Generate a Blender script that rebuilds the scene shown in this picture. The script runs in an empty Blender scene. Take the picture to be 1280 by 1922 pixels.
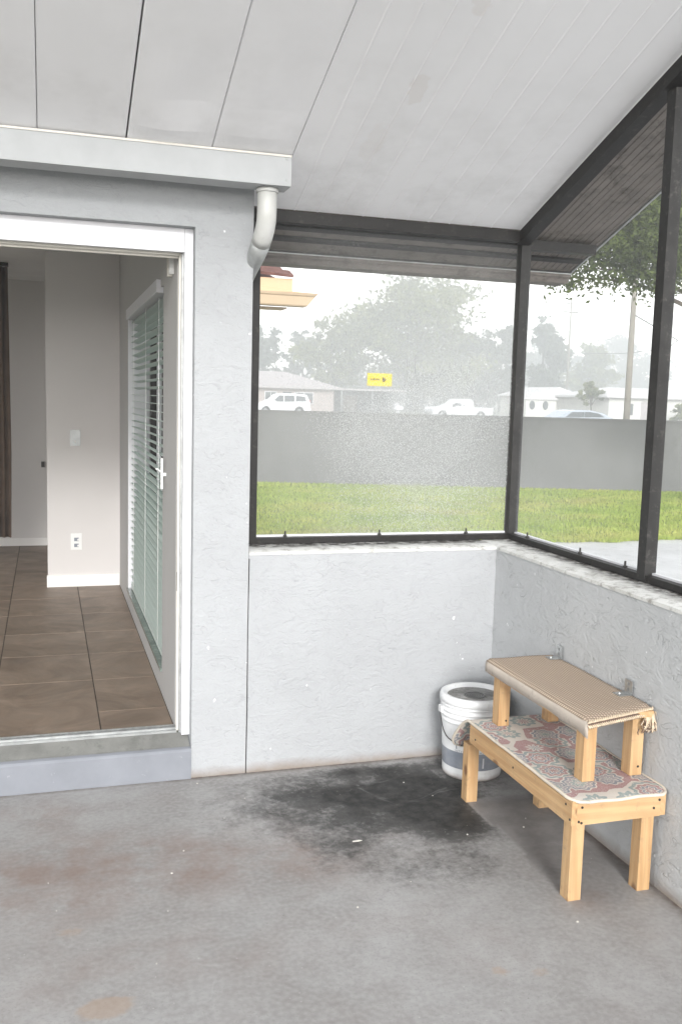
import bpy, bmesh, math, random
import numpy as np
from mathutils import Vector, Matrix

random.seed(7)
rng = np.random.default_rng(11)
S = bpy.context.scene
COL = S.collection

# ------------------------------------------------------------------ camera
cam = bpy.data.cameras.new('camera')
camo = bpy.data.objects.new('camera', cam)
COL.objects.link(camo)
_r = Vector((0.954682664, -0.296400482, 0.026977112))
_u = Vector((0.009583235, 0.121207346, 0.992580949))
_f = Vector((0.297471296, 0.947341297, -0.118555027))
M = Matrix((( _r.x, _u.x, -_f.x, 0), (_r.y, _u.y, -_f.y, 0), (_r.z, _u.z, -_f.z, 1.6), (0, 0, 0, 1)))
camo.matrix_world = M
cam.sensor_fit = 'HORIZONTAL'
cam.sensor_width = 36
cam.lens = 1771.75 / 1280 * 36
cam.clip_start = 0.05
cam.clip_end = 900
S.camera = camo

# ------------------------------------------------------------------ light
SUN_EL, SUN_AZ = math.radians(22), math.radians(-11)      # azimuth: light travels +y, slightly to +x
world = bpy.data.worlds.new('World')
S.world = world
world.use_nodes = True
wn = world.node_tree
bg = wn.nodes['Background']
sky = wn.nodes.new('ShaderNodeTexSky')
sky.sky_type = 'NISHITA'
sky.sun_disc = False
sky.sun_elevation = SUN_EL
sky.sun_rotation = math.radians(180) - SUN_AZ
sky.air_density = 1.6
sky.dust_density = 0.3
hs = wn.nodes.new('ShaderNodeHueSaturation')
hs.inputs['Saturation'].default_value = 0.10
wn.links.new(sky.outputs[0], hs.inputs['Color'])
wn.links.new(hs.outputs[0], bg.inputs['Color'])
bg.inputs['Strength'].default_value = 0.15

sl = bpy.data.lights.new('sun', 'SUN')
sl.energy = 1.15
sl.angle = math.radians(14)
sl.color = (1.0, 0.985, 0.96)
slo = bpy.data.objects.new('sun', sl)
d = Vector((math.sin(-SUN_AZ) * math.cos(SUN_EL), math.cos(SUN_AZ) * math.cos(SUN_EL), -math.sin(SUN_EL)))
slo.rotation_euler = d.to_track_quat('-Z', 'Y').to_euler()
COL.objects.link(slo)

S.view_settings.view_transform = 'Standard'
S.view_settings.look = 'None'
S.view_settings.gamma = 1
S.view_settings.exposure = 1.62
S.view_settings.use_curve_mapping = False
S.render.engine = 'CYCLES'
S.cycles.max_bounces = 10
S.cycles.diffuse_bounces = 5
S.cycles.transparent_max_bounces = 12
S.cycles.volume_bounces = 1
S.cycles.sample_clamp_indirect = 6

# ------------------------------------------------------------------ material helpers
class NT:
    def __init__(s, name):
        s.m = bpy.data.materials.new(name)
        s.m.use_nodes = True
        s.t = s.m.node_tree
        s.b = s.t.nodes['Principled BSDF']
        s.out = s.t.nodes['Material Output']
        s._co = None
    def n(s, typ, **kw):
        nd = s.t.nodes.new('ShaderNode' + typ)
        for k, v in kw.items():
            if k in ('i',):
                for a, b in v.items():
                    s.set(nd, a, b)
            else:
                setattr(nd, k, v)
        return nd
    def set(s, nd, a, v):
        inp = nd.inputs[a]
        if isinstance(v, bpy.types.NodeSocket): s.t.links.new(v, inp)
        else: inp.default_value = v
    def co(s):
        if s._co is None: s._co = s.n('TexCoord').outputs['Object']
        return s._co
    def mapped(s, scale=(1, 1, 1), rot=(0, 0, 0), loc=(0, 0, 0), src=None):
        m = s.n('Mapping', i={'Vector': src or s.co(), 'Scale': scale, 'Rotation': rot, 'Location': loc})
        return m.outputs[0]
    def noise(s, scale, detail=4, rough=.55, vec=None, dist=0.0):
        return s.n('TexNoise', i={'Vector': vec or s.co(), 'Scale': scale, 'Detail': detail, 'Roughness': rough, 'Distortion': dist}).outputs[0]
    def voro(s, scale, vec=None, feature='F1', out='Distance', rnd=1.0):
        return s.n('TexVoronoi', feature=feature, i={'Vector': vec or s.co(), 'Scale': scale, 'Randomness': rnd}).outputs[out]
    def ramp(s, f, stops, interp='LINEAR'):
        r = s.n('ValToRGB', i={'Fac': f})
        r.color_ramp.interpolation = interp
        e = r.color_ramp.elements
        while len(e) < len(stops): e.new(0.5)
        for k, (p, c) in enumerate(stops):
            e[k].position = p
            e[k].color = (c, c, c, 1) if isinstance(c, (int, float)) else (*c, 1)
        return r.outputs[0]
    def mix(s, f, a, b, mode='MIX'):
        m = s.n('MixRGB', blend_type=mode)
        s.set(m, 0, f)
        for k, v in ((1, a), (2, b)):
            if isinstance(v, (int, float)): v = (v, v, v, 1)
            elif isinstance(v, tuple) and len(v) == 3: v = (*v, 1)
            s.set(m, k, v)
        return m.outputs[0]
    def math(s, op, a, b=0.0, c=None, clamp=False):
        m = s.n('Math', operation=op, use_clamp=clamp)
        s.set(m, 0, a); s.set(m, 1, b)
        if c is not None: s.set(m, 2, c)
        return m.outputs[0]
    def attr(s, name):
        return s.n('Attribute', attribute_name=name).outputs['Fac']
    def bump(s, h, strength=.3, dist=.01, normal=None):
        b = s.n('Bump', i={'Height': h, 'Strength': strength, 'Distance': dist})
        if normal is not None: s.set(b, 'Normal', normal)
        s.t.links.new(b.outputs[0], s.b.inputs['Normal'])
        return b.outputs[0]
    def fin(s, col=None, rough=.6, metal=0, spec=.5, **kw):
        if col is not None:
            if isinstance(col, tuple) and len(col) == 3: col = (*col, 1)
            s.set(s.b, 'Base Color', col)
        s.set(s.b, 'Roughness', rough); s.set(s.b, 'Metallic', metal)
        s.set(s.b, 'Specular IOR Level', spec)
        for k, v in kw.items(): s.set(s.b, k, v)
        return s.m

def worn(name, col, rough=.55, amt=.12, scale=9, metal=0, spec=.4, bump=.0, dirt=None, dirtamt=.0):
    k = NT(name)
    n = k.noise(scale, 6, .6)
    lo = tuple(max(0, c * (1 - amt)) for c in col); hi = tuple(min(1, c * (1 + amt)) for c in col)
    c = k.ramp(n, [(.3, lo), (.7, hi)])
    if dirt:
        dn = k.noise(scale * 2.3, 7, .7)
        c = k.mix(k.ramp(dn, [(.56 - dirtamt, 0.0), (.72, 1.0)]), c, dirt)
    if bump: k.bump(k.noise(scale * 12, 4), bump, .003)
    return k.fin(c, rough, metal, spec)

def stucco(name, base, dirt, scratch=.5, dirtamt=.35):
    k = NT(name)
    v = k.mapped((1, 1, 1.6))
    warp = k.noise(5, 3, .5, vec=v)
    wv = k.n('VectorMath', operation='MULTIPLY_ADD', i={0: k.n('TexNoise', i={'Vector': v, 'Scale': 6.0, 'Detail': 3.0}).outputs[1], 1: (.35, .35, .35), 2: v}).outputs[0]
    fine = k.noise(70, 6, .7, vec=v)
    mid = k.noise(22, 5, .62, vec=wv)
    # trowel skips: thin curved ridges
    sk = k.noise(13, 2, .4, vec=wv)
    ridge = k.math('ABSOLUTE', k.math('SUBTRACT', sk, .5))
    ridge = k.ramp(ridge, [(0.0, 1.0), (.03, 0.0)])
    gate = k.ramp(k.noise(9, 4, .65, vec=v), [(.47, 0.0), (.62, 1.0)])
    ridge = k.math('MULTIPLY', ridge, gate)
    h = k.math('ADD', k.math('MULTIPLY', mid, .8), k.math('MULTIPLY', fine, .35))
    h = k.math('SUBTRACT', h, k.math('MULTIPLY', ridge, .45 * scratch))
    k.bump(h, .62 + .15 * scratch, .009)
    big = k.noise(1.7, 5, .6)
    c = k.mix(k.ramp(big, [(.35, 0.0), (.7, 1.0)]), base, tuple(x * .90 for x in base))
    c = k.mix(k.math('MULTIPLY', k.ramp(mid, [(.35, 1.0), (.5, 0.0)]), .22), c, tuple(x * .78 for x in base))
    blot = k.ramp(k.noise(4.2, 7, .72), [(.55, 0.0), (.75, 1.0)])
    c = k.mix(k.math('MULTIPLY', blot, dirtamt), c, dirt)
    c = k.mix(k.math('MULTIPLY', ridge, .12 + .38 * scratch * scratch), c, tuple(x * .55 for x in base))
    # pale chips
    chip = k.ramp(k.noise(26, 3, .5, vec=k.mapped(loc=(4, 2, 1))), [(.735, 0.0), (.75, 1.0)])
    c = k.mix(k.math('MULTIPLY', chip, .7), c, (.78, .79, .8))
    # brown grime creeping up from the slab
    z = k.n('SeparateXYZ', i={0: k.co()}).outputs[2]
    zz = k.math('ADD', z, k.math('MULTIPLY', k.noise(9, 4), .05))
    c = k.mix(k.math('MULTIPLY', k.ramp(zz, [(.022, 1.0), (.07, 0.0)]), .75), c, (.2, .15, .11))
    return k.fin(c, .82, 0, .25)

MAT = {}
MAT['stucco'] = stucco('stucco_paint', (.372, .382, .396), (.40, .415, .435), .45, .22)
MAT['stucco_old'] = stucco('stucco_scratched_paint', (.47, .48, .492), (.34, .348, .358), .78, .45)
MAT['bronze'] = worn('bronze_metal', (.011, .0095, .009), .45, .3, 14, 0, .25, 0, (.045, .04, .036), .0)
MAT['bronze_light'] = worn('bronze_metal_faded', (.020, .019, .0185), .5, .3, 14, 0, .25, 0, (.07, .065, .06), .0)
MAT['white'] = worn('white_gloss_paint', (.62, .62, .65), .35, .03, 5, 0, .5)
MAT['cream'] = worn('cream_strip', (.66, .63, .58), .5, .08, 12)
MAT['trim'] = worn('painted_trim', (.40, .41, .42), .55, .07, 7, 0, .4, .05)
MAT['grey_metal'] = worn('grey_aluminium', (.36, .37, .37), .4, .2, 20, .5, .5)
MAT['galv'] = worn('galvanised_steel', (.55, .56, .56), .3, .2, 40, .9, .5)
MAT['plaster'] = worn('interior_wall_paint', (.60, .575, .565), .7, .03, 2, 0, .3, .02)
MAT['plaster_shaded'] = worn('interior_wall_paint_shaded', (.40, .39, .385), .7, .04, 2, 0, .3, .02)  # same wall paint darkened: shade of the window wall put into the colour
MAT['baseboard'] = worn('baseboard_paint', (.78, .76, .74), .45, .03, 6)
MAT['ceil_in'] = worn('interior_ceiling_paint', (.72, .72, .72), .8, .05, 3)
MAT['plastic'] = worn('white_plastic', (.75, .75, .74), .4, .02, 9)
MAT['black'] = worn('dark_steel', (.02, .018, .016), .5, .3, 20)
MAT['glass_dark'] = worn('dark_window', (.06, .07, .075), .12, .2, 3, 0, .6)

def m_pvc():
    k = NT('white_pvc')
    c = k.ramp(k.noise(5, 6, .65), [(.3, (.46, .46, .44)), (.7, (.58, .58, .57))])
    g = k.ramp(k.noise(28, 5, .7, vec=k.mapped((1, 1, .35))), [(.6, 0.0), (.74, 1.0)])
    c = k.mix(k.math('MULTIPLY', g, .4), c, (.35, .36, .30))
    return k.fin(c, .35)
MAT['pvc'] = m_pvc()

def m_ceiling(name, base, stain, stainamt):
    k = NT(name)
    n = k.noise(1.6, 5, .6, vec=k.mapped((1.2, .6, 1)))
    c = k.mix(k.ramp(n, [(.35, 0.0), (.7, 1.0)]), base, tuple(x * .95 for x in base))
    y = k.n('SeparateXYZ', i={0: k.co()})
    # grey mildew haze near the eave end of the pans and a few flaked patches
    yy = k.ramp(y.outputs[1], [(.0, 0.0), (1.0, 1.0)])
    ymask = k.n('MapRange', i={0: y.outputs[1], 1: 2.7, 2: 3.8, 3: 0.0, 4: 1.0}).outputs[0]
    mil = k.ramp(k.noise(3.5, 7, .7), [(.45, 0.0), (.72, 1.0)])
    c = k.mix(k.math('MULTIPLY', k.math('MULTIPLY', mil, ymask), stainamt), c, stain)
    for (px, py, rx, ry) in ((1.28, 2.79, .045, .07), (1.235, 3.18, .05, .11), (1.18, 3.48, .06, .16)):
        dv = k.mapped((1 / rx, 1 / ry, 0), loc=(-px / rx, -py / ry, 0))
        ln = k.n('VectorMath', operation='LENGTH', i={0: dv}).outputs['Value']
        e = k.math('ADD', ln, k.math('MULTIPLY', k.noise(24, 4), 1.3))
        c = k.mix(k.math('MULTIPLY', k.ramp(e, [(.9, 1.0), (1.0 if py < 3.4 else 1.6, 0.0)]) if False else k.n('MapRange', i={0: e, 1: 1.25, 2: 1.35, 3: 1.0, 4: 0.0}).outputs[0], .24 if py < 3.4 else .12), c, (.66, .60, .56))
    k.bump(k.noise(9, 4, .6, vec=k.mapped((1, .25, 1))), .12, .01)
    return k.fin(c, .45, 0, .4)
MAT['ceil'] = m_ceiling('roof_pan_white', (.88, .875, .90), (.55, .54, .54), .45)
MAT['ceil_out'] = worn('roof_pan_underside', (.185, .165, .15), .6, .22, 6, 0, .3, 0, (.07, .06, .052), .04)

def m_floor():
    k = NT('painted_concrete')
    big = k.noise(1.3, 6, .62, dist=.4)
    mid = k.noise(7, 7, .68)
    fine = k.noise(60, 5, .7)
    c = k.mix(k.ramp(big, [(.35, 0.0), (.66, 1.0)]), (.25, .243, .24), (.365, .358, .358))
    c = k.mix(k.math('MULTIPLY', k.ramp(mid, [(.4, 0.0), (.62, 1.0)]), .5), c, (.215, .20, .192))
    c = k.mix(k.math('MULTIPLY', k.ramp(fine, [(.4, 0.0), (.6, 1.0)]), .45), c, (.42, .415, .41))
    c = k.mix(k.math('MULTIPLY', k.ramp(k.noise(120, 4, .7), [(.5, 0.0), (.62, 1.0)]), .4), c, (.17, .165, .16))
    pale = k.ramp(k.noise(2.1, 6, .7, vec=k.mapped((1, 1.4, 1), loc=(5, 3, 0))), [(.52, 0.0), (.7, 1.0)])
    c = k.mix(k.math('MULTIPLY', pale, .3), c, (.40, .40, .405))
    # brownish worn paint
    br = k.math('MULTIPLY', k.attr('brown'), k.ramp(k.noise(5, 7, .7), [(.38, .1), (.62, 1.0)]))
    c = k.mix(k.math('MULTIPLY', br, .7), c, (.22, .155, .13))
    ru = k.n('MapRange', i={0: k.math('ADD', k.attr('rust'), k.math('MULTIPLY', k.math('SUBTRACT', k.noise(22, 5, .7), .5), .7)), 1: .4, 2: .62, 3: 0.0, 4: .45}).outputs[0]
    c = k.mix(ru, c, (.36, .25, .17))
    # black mildew bloom with speckled edge
    md = k.attr('mildew')
    sp = k.math('ADD', k.math('MULTIPLY', k.math('SUBTRACT', k.noise(34, 8, .78), .5), 1.5), k.math('MULTIPLY', k.math('SUBTRACT', k.noise(8, 5, .65), .5), 1.1))
    mm = k.n('MapRange', i={0: k.math('ADD', md, sp), 1: .27, 2: .80, 3: 0.0, 4: 1.0}).outputs[0]
    deep = k.n('MapRange', i={0: md, 1: .25, 2: 1.0, 3: .52, 4: 1.0}).outputs[0]
    c = k.mix(k.math('MULTIPLY', mm, deep), c, k.mix(k.ramp(k.noise(19, 6, .75), [(.42, 0.0), (.66, 1.0)]), (.008, .0075, .007), (.05, .047, .044)))
    # footprint of the bench: cleaner brown grey
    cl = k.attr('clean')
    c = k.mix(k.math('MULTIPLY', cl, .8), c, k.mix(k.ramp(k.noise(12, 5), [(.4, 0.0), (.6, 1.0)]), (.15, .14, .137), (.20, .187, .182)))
    # paint flecks and grit
    w = k.ramp(k.voro(33), [(.045, 1.0), (.06, 0.0)])
    w = k.math('MULTIPLY', w, k.ramp(k.noise(3.5, 3), [(.52, 0.0), (.56, 1.0)]))
    c = k.mix(k.math('MULTIPLY', w, .5), c, (.72, .72, .7))
    g = k.ramp(k.voro(26, vec=k.mapped(loc=(3, 7, 0))), [(.04, 1.0), (.055, 0.0)])
    g = k.math('MULTIPLY', g, k.ramp(k.noise(2.5, 3, vec=k.mapped(loc=(9, 0, 0))), [(.54, 0.0), (.58, 1.0)]))
    c = k.mix(k.math('MULTIPLY', g, .7), c, (.10, .08, .07))
    # faint scuffs
    sc = k.ramp(k.math('ABSOLUTE', k.math('SUBTRACT', k.noise(2.6, 2, .4, dist=1.2), .5)), [(0.0, 1.0), (.006, 0.0)])
    sc = k.math('MULTIPLY', sc, k.ramp(k.noise(6, 3), [(.55, 0.0), (.62, 1.0)]))
    c = k.mix(k.math('MULTIPLY', sc, .14), c, (.5, .5, .5))
    dirt = k.math('MULTIPLY', k.attr('edge'), k.ramp(k.noise(16, 5, .7), [(.3, .3), (.6, 1.0)]))
    c = k.mix(dirt, c, (.085, .06, .045))
    k.bump(k.math('ADD', k.math('MULTIPLY', fine, .5), mid), .22, .004)
    r = k.n('MapRange', i={0: mid, 1: .3, 2: .7, 3: .5, 4: .75}).outputs[0]
    return k.fin(c, r, 0, .35)
MAT['floor'] = m_floor()

def wood(name, axis, base=(.50, .31, .15), dark=(.38, .20, .08)):
    k = NT(name)
    sc = [16, 16, 16]; sc[axis] = 1.1
    v = k.mapped(tuple(sc))
    rings = k.n('TexWave', wave_type='BANDS', bands_direction='DIAGONAL', i={'Vector': v, 'Scale': 1.1, 'Distortion': 5.0, 'Detail': 3.0, 'Detail Scale': .7}).outputs[1]
    sc2 = [160, 160, 160]; sc2[axis] = 4
    fine = k.noise(1, 4, .6, vec=k.mapped(tuple(sc2)))
    c = k.mix(k.ramp(rings, [(.35, 0.0), (.95, .62)]), base, dark)
    c = k.mix(k.math('MULTIPLY', k.ramp(fine, [(.4, 0.0), (.6, 1.0)]), .5), c, tuple(x * .66 for x in base))
    c = k.mix(k.ramp(k.noise(3, 4), [(.4, 0.0), (.7, .35)]), c, (.68, .50, .30))
    ks = [9, 9, 9]; ks[axis] = 6
    kn = k.voro(1, vec=k.mapped(tuple(ks), loc=(1.3, 2.1, .4)))
    c = k.mix(k.ramp(kn, [(.10, .9), (.18, 0.0)]), c, (.17, .08, .035))
    gr = k.ramp(k.noise(26, 5, .7), [(.58, 0.0), (.75, .55)])
    c = k.mix(gr, c, (.22, .16, .11))
    k.bump(fine, .15, .001)
    return k.fin(c, .6, 0, .3)
for i, a in enumerate('xyz'): MAT['wood_' + a] = wood('pine_grain_' + a, i)

def m_rug():
    k = NT('medallion_rug')
    wob = k.n('VectorMath', operation='MULTIPLY_ADD', i={0: k.n('TexNoise', i={'Vector': k.co(), 'Scale': 30.0, 'Detail': 2.0}).outputs[1], 1: (.012, .012, .0), 2: k.co()}).outputs[0]
    flat = k.mapped((1, 1, 0), src=wob)
    v = k.n('TexVoronoi', feature='F1', i={'Vector': flat, 'Scale': 8.5, 'Randomness': .45})
    dist = k.math('MULTIPLY', v.outputs['Distance'], 1.0)
    loc = k.n('VectorMath', operation='SUBTRACT', i={0: flat, 1: v.outputs['Position']}).outputs[0]
    sx = k.n('SeparateXYZ', i={0: loc})
    ang = k.math('ARCTAN2', sx.outputs[1], sx.outputs[0])
    pet = k.math('MULTIPLY', k.math('SINE', k.math('MULTIPLY', ang, 9.0)), .035)
    dd = k.math('ADD', dist, pet)
    cream = (.62, .57, .51)
    red, blue, teal, grey = (.31, .125, .135), (.12, .15, .21), (.19, .27, .27), (.27, .25, .28)
    A = k.ramp(dd, [(0.0, cream), (.07, red), (.16, cream), (.2, blue), (.27, cream), (.30, red), (.40, cream), (.45, teal), (.56, cream)], 'CONSTANT')
    B = k.ramp(dd, [(0.0, red), (.06, cream), (.11, teal), (.22, cream), (.25, grey), (.34, cream), (.37, blue), (.45, cream), (.50, red)], 'CONSTANT')
    pick = k.n('SeparateColor', i={0: v.outputs['Color']}).outputs[0]
    c = k.mix(k.ramp(pick, [(.49, 0.0), (.51, 1.0)]), A, B)
    # cracked rows between the medallions and speckled pile
    sm = k.ramp(k.voro(40, vec=flat), [(.16, 1.0), (.2, 0.0)])
    c = k.mix(k.math('MULTIPLY', sm, .55), c, cream)
    c = k.mix(k.math('MULTIPLY', k.ramp(k.noise(190, 3, .7), [(.38, 0.0), (.62, 1.0)]), .45), c, (.55, .52, .49))
    c = k.mix(.18, c, (.50, .46, .43))
    k.bump(k.noise(420, 2), .4, .002)
    return k.fin(c, .95, 0, .1)
MAT['rug'] = m_rug()
MAT['rug_edge'] = worn('rug_binding', (.60, .54, .46), .9, .12, 30, 0, .1, .3)

def m_sisal():
    k = NT('woven_mat')
    a = k.n('TexWave', bands_direction='X', i={'Vector': k.mapped((1, 1, 0)), 'Scale': 27.0, 'Distortion': .6, 'Detail': 1.0}).outputs[1]
    b = k.n('TexWave', bands_direction='Y', i={'Vector': k.mapped((1, 1, 0)), 'Scale': 27.0, 'Distortion': .6, 'Detail': 1.0}).outputs[1]
    h = k.math('MULTIPLY', a, b)
    c = k.mix(k.ramp(h, [(.1, 0.0), (.5, 1.0)]), (.27, .205, .155), (.60, .49, .385))
    c = k.mix(k.ramp(k.noise(5, 5), [(.4, 0.0), (.7, .45)]), c, (.36, .29, .23))
    k.bump(h, .7, .003)
    return k.fin(c, .9, 0, .15)
MAT['sisal'] = m_sisal()
MAT['mat_band'] = worn('mat_cloth_band', (.50, .44, .385), .9, .08, 18, 0, .1, .2, (.36, .31, .27), .0)
MAT['yarn'] = worn('mat_yarn', (.58, .47, .35), .9, .25, 60, 0, .1)
MAT['yarn_dark'] = worn('mat_yarn_dark', (.13, .09, .07), .9, .25, 60, 0, .1)

def m_tile():
    k = NT('floor_tile_glaze')
    oi = k.n('ObjectInfo').outputs['Random']
    v = k.n('VectorMath', operation='ADD', i={0: k.co(), 1: k.n('CombineXYZ', i={0: k.math('MULTIPLY', oi, 31.0), 1: 0.0, 2: 0.0}).outputs[0]}).outputs[0]
    n = k.noise(3.2, 6, .65, vec=v, dist=1.0)
    c = k.ramp(n, [(.3, (.13, .092, .066)), (.5, (.21, .155, .115)), (.7, (.30, .225, .17))])
    c = k.mix(k.math('MULTIPLY', k.ramp(k.noise(9, 5, vec=v), [(.45, 0.0), (.7, 1.0)]), .35), c, (.17, .145, .12))
    k.bump(n, .08, .01)
    return k.fin(c, .5, 0, .3)
MAT['tile'] = m_tile()
MAT['grout'] = worn('grout', (.06, .045, .035), .9, .2, 20)
MAT['marble'] = worn('green_marble_sill', (.16, .20, .18), .2, .3, 8, 0, .5, 0, (.30, .33, .31), .05)
MAT['slat'] = worn('blind_slat', (.56, .62, .59), .45, .02, 5)
MAT['step'] = worn('painted_concrete_step', (.20, .21, .235), .7, .1, 5, 0, .3, .2, (.40, .41, .42), -.05)
MAT['step_top'] = worn('weathered_step_top', (.19, .19, .18), .7, .2, 8, 0, .3, .3, (.12, .125, .115), .02)
MAT['curtain'] = worn('brown_curtain', (.10, .065, .045), .9, .3, 6)

def m_sill():
    k = NT('sill_paint')
    c = k.ramp(k.noise(6, 6, .65), [(.35, (.52, .52, .50)), (.65, (.66, .66, .645))])
    d1 = k.ramp(k.noise(17, 7, .75), [(.50, 0.0), (.64, 1.0)])
    c = k.mix(k.math('MULTIPLY', d1, .75), c, (.19, .175, .155))
    e = k.attr('rim')
    d2 = k.math('MULTIPLY', k.ramp(k.noise(24, 6, .7), [(.35, 0.0), (.55, 1.0)]), e)
    c = k.mix(d2, c, (.045, .04, .036))
    k.bump(k.noise(50, 5, .7), .5, .005)
    return k.fin(c, .8, 0, .3)
MAT['sill'] = m_sill()

def m_screen(name, veil, drops, centre, seed):
    """fibreglass insect screen, wet with rain: mostly see-through, droplets scatter daylight"""
    k = NT(name)
    k.t.nodes.remove(k.b)
    tr = k.n('BsdfTransparent', i={0: (1, 1, 1, 1)})
    df = k.n('BsdfDiffuse', i={0: (.62, .63, .64, 1)})
    tl = k.n('BsdfTranslucent', i={0: (.80, .81, .82, 1)})
    wet = k.n('MixShader', i={0: .62}); k.t.links.new(df.outputs[0], wet.inputs[1]); k.t.links.new(tl.outputs[0], wet.inputs[2])
    v = k.mapped(loc=(seed, seed * .7, 0))
    dens = k.noise(1.5, 4, .55, vec=v)
    dv = k.mapped((1, 1, .85), loc=(-centre[0], -centre[1], -centre[2] * .85))
    ln = k.n('VectorMath', operation='LENGTH', i={0: dv}).outputs['Value']
    reg = k.n('MapRange', i={0: k.math('ADD', ln, k.math('MULTIPLY', k.math('SUBTRACT', dens, .5), .9)), 1: .15, 2: 1.0, 3: 1.0, 4: .0}).outputs[0]
    cell = k.voro(230, vec=v)
    th = k.n('MapRange', i={0: k.math('ADD', k.noise(90, 4, .75, vec=v), k.math('MULTIPLY', reg, .25)), 1: .64, 2: .71, 3: 0.0, 4: 1.0}).outputs[0]
    drop = k.math('MULTIPLY', k.ramp(cell, [(.25, 1.0), (.5, 0.0)]), th)
    # vertical trickles
    tk = k.ramp(k.noise(1, 3, .6, vec=k.mapped((70, 70, 2.0), loc=(seed, 0, 0))), [(.56, 0.0), (.72, 1.0)])
    f = k.math('ADD', k.math('MULTIPLY', k.math('MULTIPLY', drop, drops), k.math('ADD', k.math('MULTIPLY', reg, .75), .25)), veil * .35)
    f = k.math('ADD', f, k.math('MULTIPLY', reg, veil * 1.7))
    f = k.math('ADD', f, k.math('MULTIPLY', tk, veil * .3), clamp=True)
    mx = k.n('MixShader', i={0: f})
    k.t.links.new(tr.outputs[0], mx.inputs[1]); k.t.links.new(wet.outputs[0], mx.inputs[2])
    k.t.links.new(mx.outputs[0], k.out.inputs[0])
    return k.m
MAT['screen_a'] = m_screen('wet_screen_back', .16, .55, (1.62, 4.0, 1.42), 2.0)
MAT['screen_b'] = m_screen('wet_screen_side', .05, .22, (2.1, 3.9, 1.0), 8.0)

def m_glass():
    k = NT('window_glass')
    return k.fin((.86, .96, .92), .02, 0, .5, **{'Transmission Weight': 1.0, 'IOR': 1.45})
def m_pane():
    k = NT('green_tinted_pane')
    k.t.nodes.remove(k.b)
    tr = k.n('BsdfTransparent', i={0: (.74, .90, .84, 1)})
    gl = k.n('BsdfGlossy', i={0: (1, 1, 1, 1), 'Roughness': .03})
    mx = k.n('MixShader', i={0: k.n('Fresnel', i={0: 1.45}).outputs[0]})
    k.t.links.new(tr.outputs[0], mx.inputs[1]); k.t.links.new(gl.outputs[0], mx.inputs[2])
    k.t.links.new(mx.outputs[0], k.out.inputs[0])
    return k.m
MAT['pane'] = m_pane()

# outdoors
def m_lawn():
    k = NT('lawn_ground')
    n = k.noise(.9, 6, .65); f = k.noise(18, 5, .7)
    c = k.ramp(n, [(.3, (.12, .17, .03)), (.5, (.19, .235, .045)), (.7, (.25, .26, .07))])
    c = k.mix(k.ramp(f, [(.35, .6), (.7, 0.0)]), c, (.09, .13, .035))
    dry = k.ramp(k.noise(.55, 5, .6, vec=k.mapped(loc=(3, 1, 0))), [(.52, 0.0), (.68, .55)])
    c = k.mix(dry, c, (.27, .235, .10))
    k.bump(f, .5, .03)
    return k.fin(c, .9, 0, .1)
MAT['lawn'] = m_lawn()
def m_blade():
    k = NT('grass_blades')
    n = k.noise(.8, 5, .65)
    c = k.ramp(n, [(.3, (.19, .27, .045)), (.5, (.29, .36, .075)), (.7, (.40, .40, .12))])
    dry = k.ramp(k.noise(.55, 5, .6, vec=k.mapped(loc=(3, 1, 0))), [(.52, 0.0), (.68, .55)])
    c = k.mix(dry, c, (.36, .30, .13))
    return k.fin(c, .8, 0, .15, **{'Subsurface Weight': 0.0})
MAT['blade'] = m_blade()
MAT['ground'] = worn('verge_ground', (.16, .17, .12), .95, .25, .5)
MAT['drive'] = worn('wet_concrete_drive', (.36, .36, .365), .3, .15, 2.5, 0, .5, .2, (.22, .22, .22), .02)
MAT['road'] = worn('wet_asphalt', (.10, .10, .105), .35, .2, 1)
MAT['fence'] = worn('grey_block_wall_paint', (.155, .156, .155), .85, .12, .8, 0, .2, .3, (.14, .14, .135), .02)
MAT['bark'] = worn('bark', (.09, .075, .06), .95, .3, 5)
MAT['pole'] = worn('pole_concrete', (.20, .18, .15), .9, .15, 2)

def leafmat(name, a, b):
    k = NT(name)
    at = k.attr('tone')
    c = k.mix(at, a, b)
    c = k.mix(k.ramp(k.noise(.5, 4), [(.35, 0.0), (.7, .4)]), c, tuple(x * 1.35 for x in b))
    m = k.fin(c, .7, 0, .2)
    tl = k.n('BsdfTranslucent'); k.t.links.new(c, tl.inputs[0])
    mx = k.n('MixShader', i={0: .35})
    k.t.links.new(k.b.outputs[0], mx.inputs[1]); k.t.links.new(tl.outputs[0], mx.inputs[2])
    k.t.links.new(mx.outputs[0], k.out.inputs[0])
    return m
MAT['leaf_oak'] = leafmat('oak_leaves', (.030, .044, .012), (.10, .13, .032))
MAT['leaf_far'] = leafmat('far_leaves', (.06, .075, .025), (.20, .215, .06))
MAT['leaf_dark'] = leafmat('dark_leaves', (.035, .050, .032), (.08, .10, .055))
MAT['carwhite'] = worn('white_car_paint', (.72, .73, .74), .25, .02, 3, 0, .5)
MAT['carsilver'] = worn('silver_car_paint', (.36, .40, .46), .25, .04, 3, .3, .5)
MAT['rubber'] = worn('tyre_rubber', (.03, .03, .03), .8, .1, 9)
MAT['housepink'] = worn('pinkish_block_wall', (.42, .36, .34), .85, .08, 3)
MAT['housewhite'] = worn('white_house_paint', (.62, .61, .58), .85, .04, 2)
MAT['roofgrey'] = worn('pale_shingles', (.40, .37, .37), .9, .12, 3)
MAT['roofwhite'] = worn('white_roofing', (.55, .54, .54), .9, .05, 3)
MAT['tan'] = worn('tan_trim_paint', (.62, .42, .26), .55, .05, 3, 0, .4)
MAT['tan2'] = worn('tan_gutter_paint', (.50, .38, .25), .5, .05, 3, 0, .4)
MAT['shingle'] = worn('brown_shingles', (.13, .055, .045), .95, .35, 14)
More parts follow.
